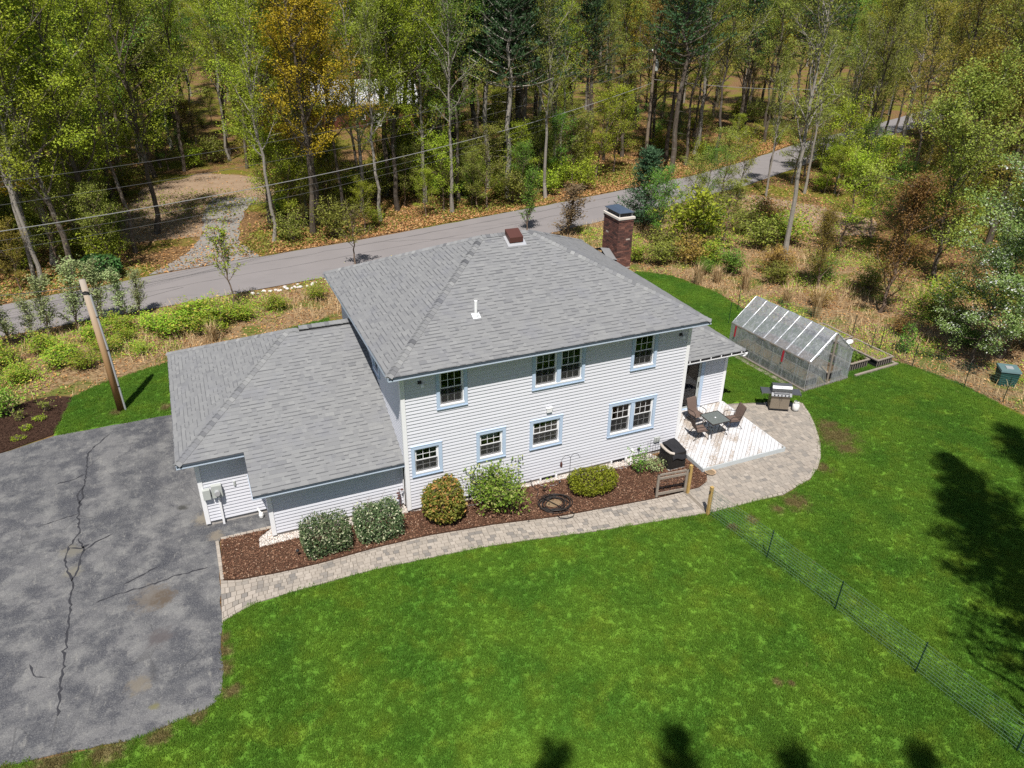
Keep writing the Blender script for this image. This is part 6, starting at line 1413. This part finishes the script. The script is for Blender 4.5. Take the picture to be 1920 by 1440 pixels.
def woods(n_, rmin, rmax, dmin, region, seed):
    rr_ = random.Random(seed); tries = 0; got = 0
    while got < n_ and tries < n_*60:
        tries += 1; a = math.radians(rr_.uniform(-17,63)); d = math.sqrt(rr_.uniform(rmin*rmin, rmax*rmax)); x = CAM2[0]+d*math.sin(a); y = CAM2[1]+d*math.cos(a)
        if not in_view(x, y) or not ok(x, y, dmin) or not region(x, y): continue
        placed.append((x,y)); got += 1; w = where(x, y); q = rr_.random()
        pine = (.55 if 14 < x < 44 and d < 125 else .22 if x > 58 else .10)
        if q < pine: key, lf, nm, lab = 'pine%d' % rr_.randrange(3), 'pine', 'pine_tree', 'tall dark pine '
        else:
            key = rr_.choice(('oak0','oak1','oak2','oak3','slim0','slim1','slim2','sparse0' if x > 10 else 'oak1')); 
            lf = rr_.choices(('lime','fresh','olive','gold','amber','rust'), (5,1.3,2.6,.6,.3,0) if x < 12 else (2.6,1,3,.2,.7,.3) if x < 40 else (2.2,1.2,3.6,.5,1.2,.3))[0]
            nm = 'woodland_tree'; lab = {'lime':'lime leaved','fresh':'fresh green','olive':'olive budding','gold':'golden leaved','amber':'amber budding','rust':'rust budding'}[lf]+' woodland tree '
        plant(key, nm, lab+w, 'tree', (x,y,0), rr_.uniform(0,6.3), rr_.uniform(.82,1.12)*(1.05 if d > 90 else 1), group=nm.replace('_',' ')+'s '+w, leaf=LEAF[lf], bark=M['palebark'] if rr_.random() < .2 else None)
beyond = lambda x, y: y > road_y(x, ROAD_FAR)+1.6
woods(100, 48, 84, 2.7, beyond, 1)
woods(112, 84, 125, 3.3, beyond, 2)
woods(92, 125, 190, 5.0, beyond, 3)
woods(30, 44, 110, 4.0, lambda x, y: x > 46 and y < road_y(x, ROAD_NEAR)-3, 4)
woods(9, 78, 108, 3.0, lambda x, y: -12 < x < 5 and y > 58, 6)
# understory saplings
def under(n_, rmin, rmax, region, seed):
    rr_ = random.Random(seed); got = tries = 0
    while got < n_ and tries < n_*60:
        tries += 1; a = math.radians(rr_.uniform(-14,60)); d = math.sqrt(rr_.uniform(rmin*rmin, rmax*rmax)); x = CAM2[0]+d*math.sin(a); y = CAM2[1]+d*math.cos(a)
        if not in_view(x, y, 3) or not ok(x, y, .9) or not region(x, y): continue
        got += 1; w = where(x, y); lf = rr_.choices(('lime','olive','fresh','amber'), (4,3,1,.6))[0]; small = rr_.random() < .5
        plant(('shrub%d' % rr_.randrange(4)) if small else 'sapling%d' % rr_.randrange(3), 'understory_bush' if small else 'understory_sapling', ('low ' if small else 'thin ')+{'lime':'lime','olive':'olive','fresh':'fresh green','amber':'amber'}[lf]+(' understory bush ' if small else ' understory sapling ')+w, 'shrub' if small else 'sapling',
              (x,y,0), rr_.uniform(0,6.3), rr_.uniform(.7,1.5) if small else rr_.uniform(.5,1.0), group='understory '+w, leaf=LEAF[lf])
under(150, 49, 75, lambda x, y: y > road_y(x, ROAD_FAR)+1.2, 11)
under(110, 75, 115, beyond, 12)
under(22, 76, 112, lambda x, y: -14 < x < 6 and y > 57, 14)
under(48, 48, 90, lambda x, y: x > 43 and y < road_y(x, ROAD_NEAR)-1.5, 13)
# far woods closing the horizon
rg4 = np.random.default_rng(5); VV = []; TT = []
for i in range(150):
    a = math.radians(rg4.uniform(-18,64)); d = rg4.uniform(190,260); x, y = CAM2[0]+d*math.sin(a), CAM2[1]+d*math.cos(a); H_ = rg4.uniform(14,21); n_ = 520
    C = rg4.normal(size=(n_,3)); C /= np.linalg.norm(C,axis=1)[:,None]; C *= (rg4.uniform(.3,1,n_)**.4)[:,None]*np.array([3.6,3.6,H_*.38]); C += np.array([x,y,H_*.60]); VV.append(leaf_quads(C, .95, rg4)); TT.append(np.full(n_, rg4.uniform(0,1))*.6+rg4.uniform(0,.4,n_))
o = link('far_woods', crown_mesh('far_woods', np.concatenate(VV), LEAF['olive'], rg4, np.concatenate(TT)), None, 'stuff'); o["label"] = 'distant wooded skyline behind everything'; o["category"] = 'woods'
# pines behind the viewpoint whose tops shade the lawn
for i, (x, y, s_) in enumerate(((-6.1,-24.6,1.0),(-3.2,-25.6,1.0),(-.9,-27.2,1.02),(1.9,-28.6,1.02),(12.2,-20.3,.97),(14.4,-18.0,.92),(15.8,-21.8,1.0),(18.4,-17.8,.95),(13.4,-23.8,.97),(19.5,-21.5,1.0))):
    plant('bigpine%d' % (i % 2), 'pine_tree', 'tall pine standing behind the lawn whose top shades the grass', 'tree', (x,y,0), i*1.9, s_, group='pines that shade the front lawn', sz=(.6,.6,1) if i < 4 else (.8,.8,1))

# --- house seen through the trees
fh = thing('forest_house', 'low grey-roofed house with dark red walls hidden in the woods', 'house', (10.5,75.5,0), math.radians(-6))
MB().box(0,12.5,0,8.5,0,2.9).build('wall', plain("red_clapboard", (.115,.035,.024), .8, 0, .2, 2), fh)
rf_ = MB().add([(-.5,-.6,2.85),(13,-.6,2.85),(13,9.1,2.85),(-.5,9.1,2.85),(-.5,4.25,5.1),(13,4.25,5.1),(-.5,-.6,2.7),(13,-.6,2.7),(13,9.1,2.7),(-.5,9.1,2.7)], [(0,1,5,4),(2,3,4,5),(1,2,5),(3,0,4),(0,6,7,1),(1,7,8,2),(3,9,6,0),(6,9,8,7)]).build('roof', plain("pale_grey_shingle", (.52,.52,.55), .9, 0, .12, 2), fh)
MB().box(6,6.6,4.6,5.2,4.6,5.9).build('chimney', M['brick'], rf_)
for x in (1.5,5,9):
    w_ = MB().box(x,x+1.2,-.04,.02,1.0,2.1).build('window', M['white'], fh); MB().box(x+.08,x+1.12,-.06,-.041,1.08,2.02).build('pane', M['black'], w_)
MB().box(7.2,8.1,-.05,.01,.1,2.1).build('door', M['white'], fh)

# --- leaf litter, dry grass and ground cover
def litter(name, n_, size, mat_, f, seed, label, up=1.5):
    rg = np.random.default_rng(seed); C = f(rg, n_); V = leaf_quads(C, size, rg, up); me = crown_mesh(name, V, mat_, rg); o = link(name, me, None, 'stuff'); o["label"] = label; o["category"] = 'ground cover'; return o
XF = [p[0] for p in ROAD_FAR]; YF = [p[1] for p in ROAD_FAR]; XN = [p[0] for p in ROAD_NEAR]; YN = [p[1] for p in ROAD_NEAR]
def verge(rg, n_):
    x = rg.uniform(-24,62,n_); y = np.interp(x, XF, YF)+.15+rg.exponential(7.5,n_); return np.stack([x, y, .03+rg.uniform(0,.07,n_)],1)
_v0 = verge
def verge(rg, n_):
    c = _v0(rg, n_); k_ = np.array([not in_poly(a, b, CLEAR[0]) or rg.random() < .3 for a, b in c[:,:2]]); return c[k_]
litter('leaf_litter', 90000, .16, M['litter'], verge, 21, 'fallen orange brown leaves carpeting the woods beyond the road')
def weeds_far(rg, n_):
    x = rg.uniform(-24,66,n_*2); y = np.interp(x, XF, YF)+.8+rg.exponential(14,n_*2); m_ = np.sin(x*.35+y*.21)+np.sin(x*.13-y*.4+1.7)+rg.normal(size=n_*2)*.35 > .45; x, y = x[m_][:n_], y[m_][:n_]; return np.stack([x, y, .04+rg.exponential(.09,len(x))],1)
litter('woodland_weeds', 42000, .18, LEAF['olive'], weeds_far, 22, 'low yellow green weeds between the tree trunks', .6)
def mead(rg, n_):
    pts = []
    while len(pts) < n_:
        x = rg.uniform(-22,38,n_); y = rg.uniform(-8,31,n_)
        pts += [(a,b) for a, b in zip(x,y) if in_poly(a,b,MEADOW)]
    p = np.array(pts[:n_]); return p
def mead_leaf(rg, n_):
    p = mead(rg, n_*2); m_ = np.sin(p[:,0]*.9+p[:,1]*.5)+np.sin(p[:,0]*.37-p[:,1]*.8+1)+rg.normal(size=len(p))*.4 > .55; p = p[m_][:n_]; return np.stack([p[:,0], p[:,1], .05+rg.exponential(.11,len(p))],1)
litter('meadow_weeds', 46000, .10, LEAF['bramble'], mead_leaf, 23, 'scattered low green weeds in the rough strip', .6)
litter('meadow_litter', 30000, .12, M['litter'], lambda rg, n_: np.concatenate([mead(rg, n_), .02+rg.uniform(0,.05,(n_,1))],1), 24, 'dead leaves lying in the rough strip between lawn and road')
RIGHT = [(34,-8),(62,-8),(80,49),(53,39),(42,34.2),(30,29),(36,18)]
def rightside(rg, n_):
    x = rg.uniform(30,80,n_*3); y = rg.uniform(-8,49,n_*3); k_ = np.array([in_poly(a, b, RIGHT) for a, b in zip(x,y)]); x, y = x[k_][:n_], y[k_][:n_]; return np.stack([x, y, .03+rg.exponential(.05,len(x))],1)
litter('brush_litter', 26000, .16, M['litter'], rightside, 25, 'dead leaves under the trees right of the lawn')
litter('brush_weeds', 30000, .16, LEAF['olive'], rightside, 26, 'low weeds under the trees right of the lawn', .6)
rg5 = np.random.default_rng(31); p = mead(rg5, 42000); m_ = (np.sin(p[:,0]*.5+p[:,1]*.9+2)+np.sin(p[:,0]*.8-p[:,1]*.3)+rg5.normal(size=len(p))*.5) > .15; p = p[m_]; n_ = len(p)
hh_ = rg5.uniform(.15,.55,n_); a = rg5.uniform(0,2*PI,n_); l = hh_*rg5.uniform(.2,1.2,n_); s_ = np.stack([-np.sin(a),np.cos(a),0*a],1)*.008; b0 = np.stack([p[:,0],p[:,1],0*a],1); tip = b0+np.stack([np.cos(a)*l,np.sin(a)*l,hh_],1); mid = (b0+tip)/2+np.array([0,0,1])*hh_[:,None]*.15
V = np.stack([b0-s_, b0+s_, mid+s_*.8, mid-s_*.8],1).reshape(-1,3); V2 = np.stack([mid-s_*.8, mid+s_*.8, tip+s_*.2, tip-s_*.2],1).reshape(-1,3); V = np.concatenate([V,V2]); tn = np.repeat(np.tile(rg5.uniform(0,1,n_),2),4)
o = link('dry_grass', quick_mesh('dry_grass', V, np.arange(len(V)).reshape(-1,4), [M['straw']], tn), None, 'stuff'); o["label"] = 'dry straw coloured grass in the rough strip'; o["category"] = 'dry grass'

# --- tell look-alikes apart: depth, then order across the picture
_ORD = 'first second third fourth fifth sixth seventh eighth ninth tenth eleventh twelfth thirteenth'.split()
def _az(o): d = o.location-CAMP; return math.atan2(d.x, d.y)
def _sets():
    S_ = {}
    for o in COL.objects:
        if o.parent is None and "label" in o and o.get("group"): S_.setdefault((o["group"], o["label"]), []).append(o)
    return {k_: v for k_, v in S_.items() if len(v) > 1}
for (g_, l_), v in _sets().items():
    if len(v) > 8 and 'pines that shade' not in g_ and len(l_.split()) <= 12:
        v.sort(key=lambda o: (o.location-CAMP).length); k_ = -(-len(v)//4)
        for i, o in enumerate(v): o["label"] = l_ + (', nearest row' if i < k_ else ', second row back' if i < 2*k_ else ', third row back' if i < 3*k_ else ', farthest back')
for (g_, l_), v in _sets().items():
    if len(v) <= 13 and 'pines that shade' not in g_ and len(l_.split()) <= 13:
        v.sort(key=_az)
        for i, o in enumerate(v): o["label"] = l_ + ', ' + _ORD[i] + ' from left'
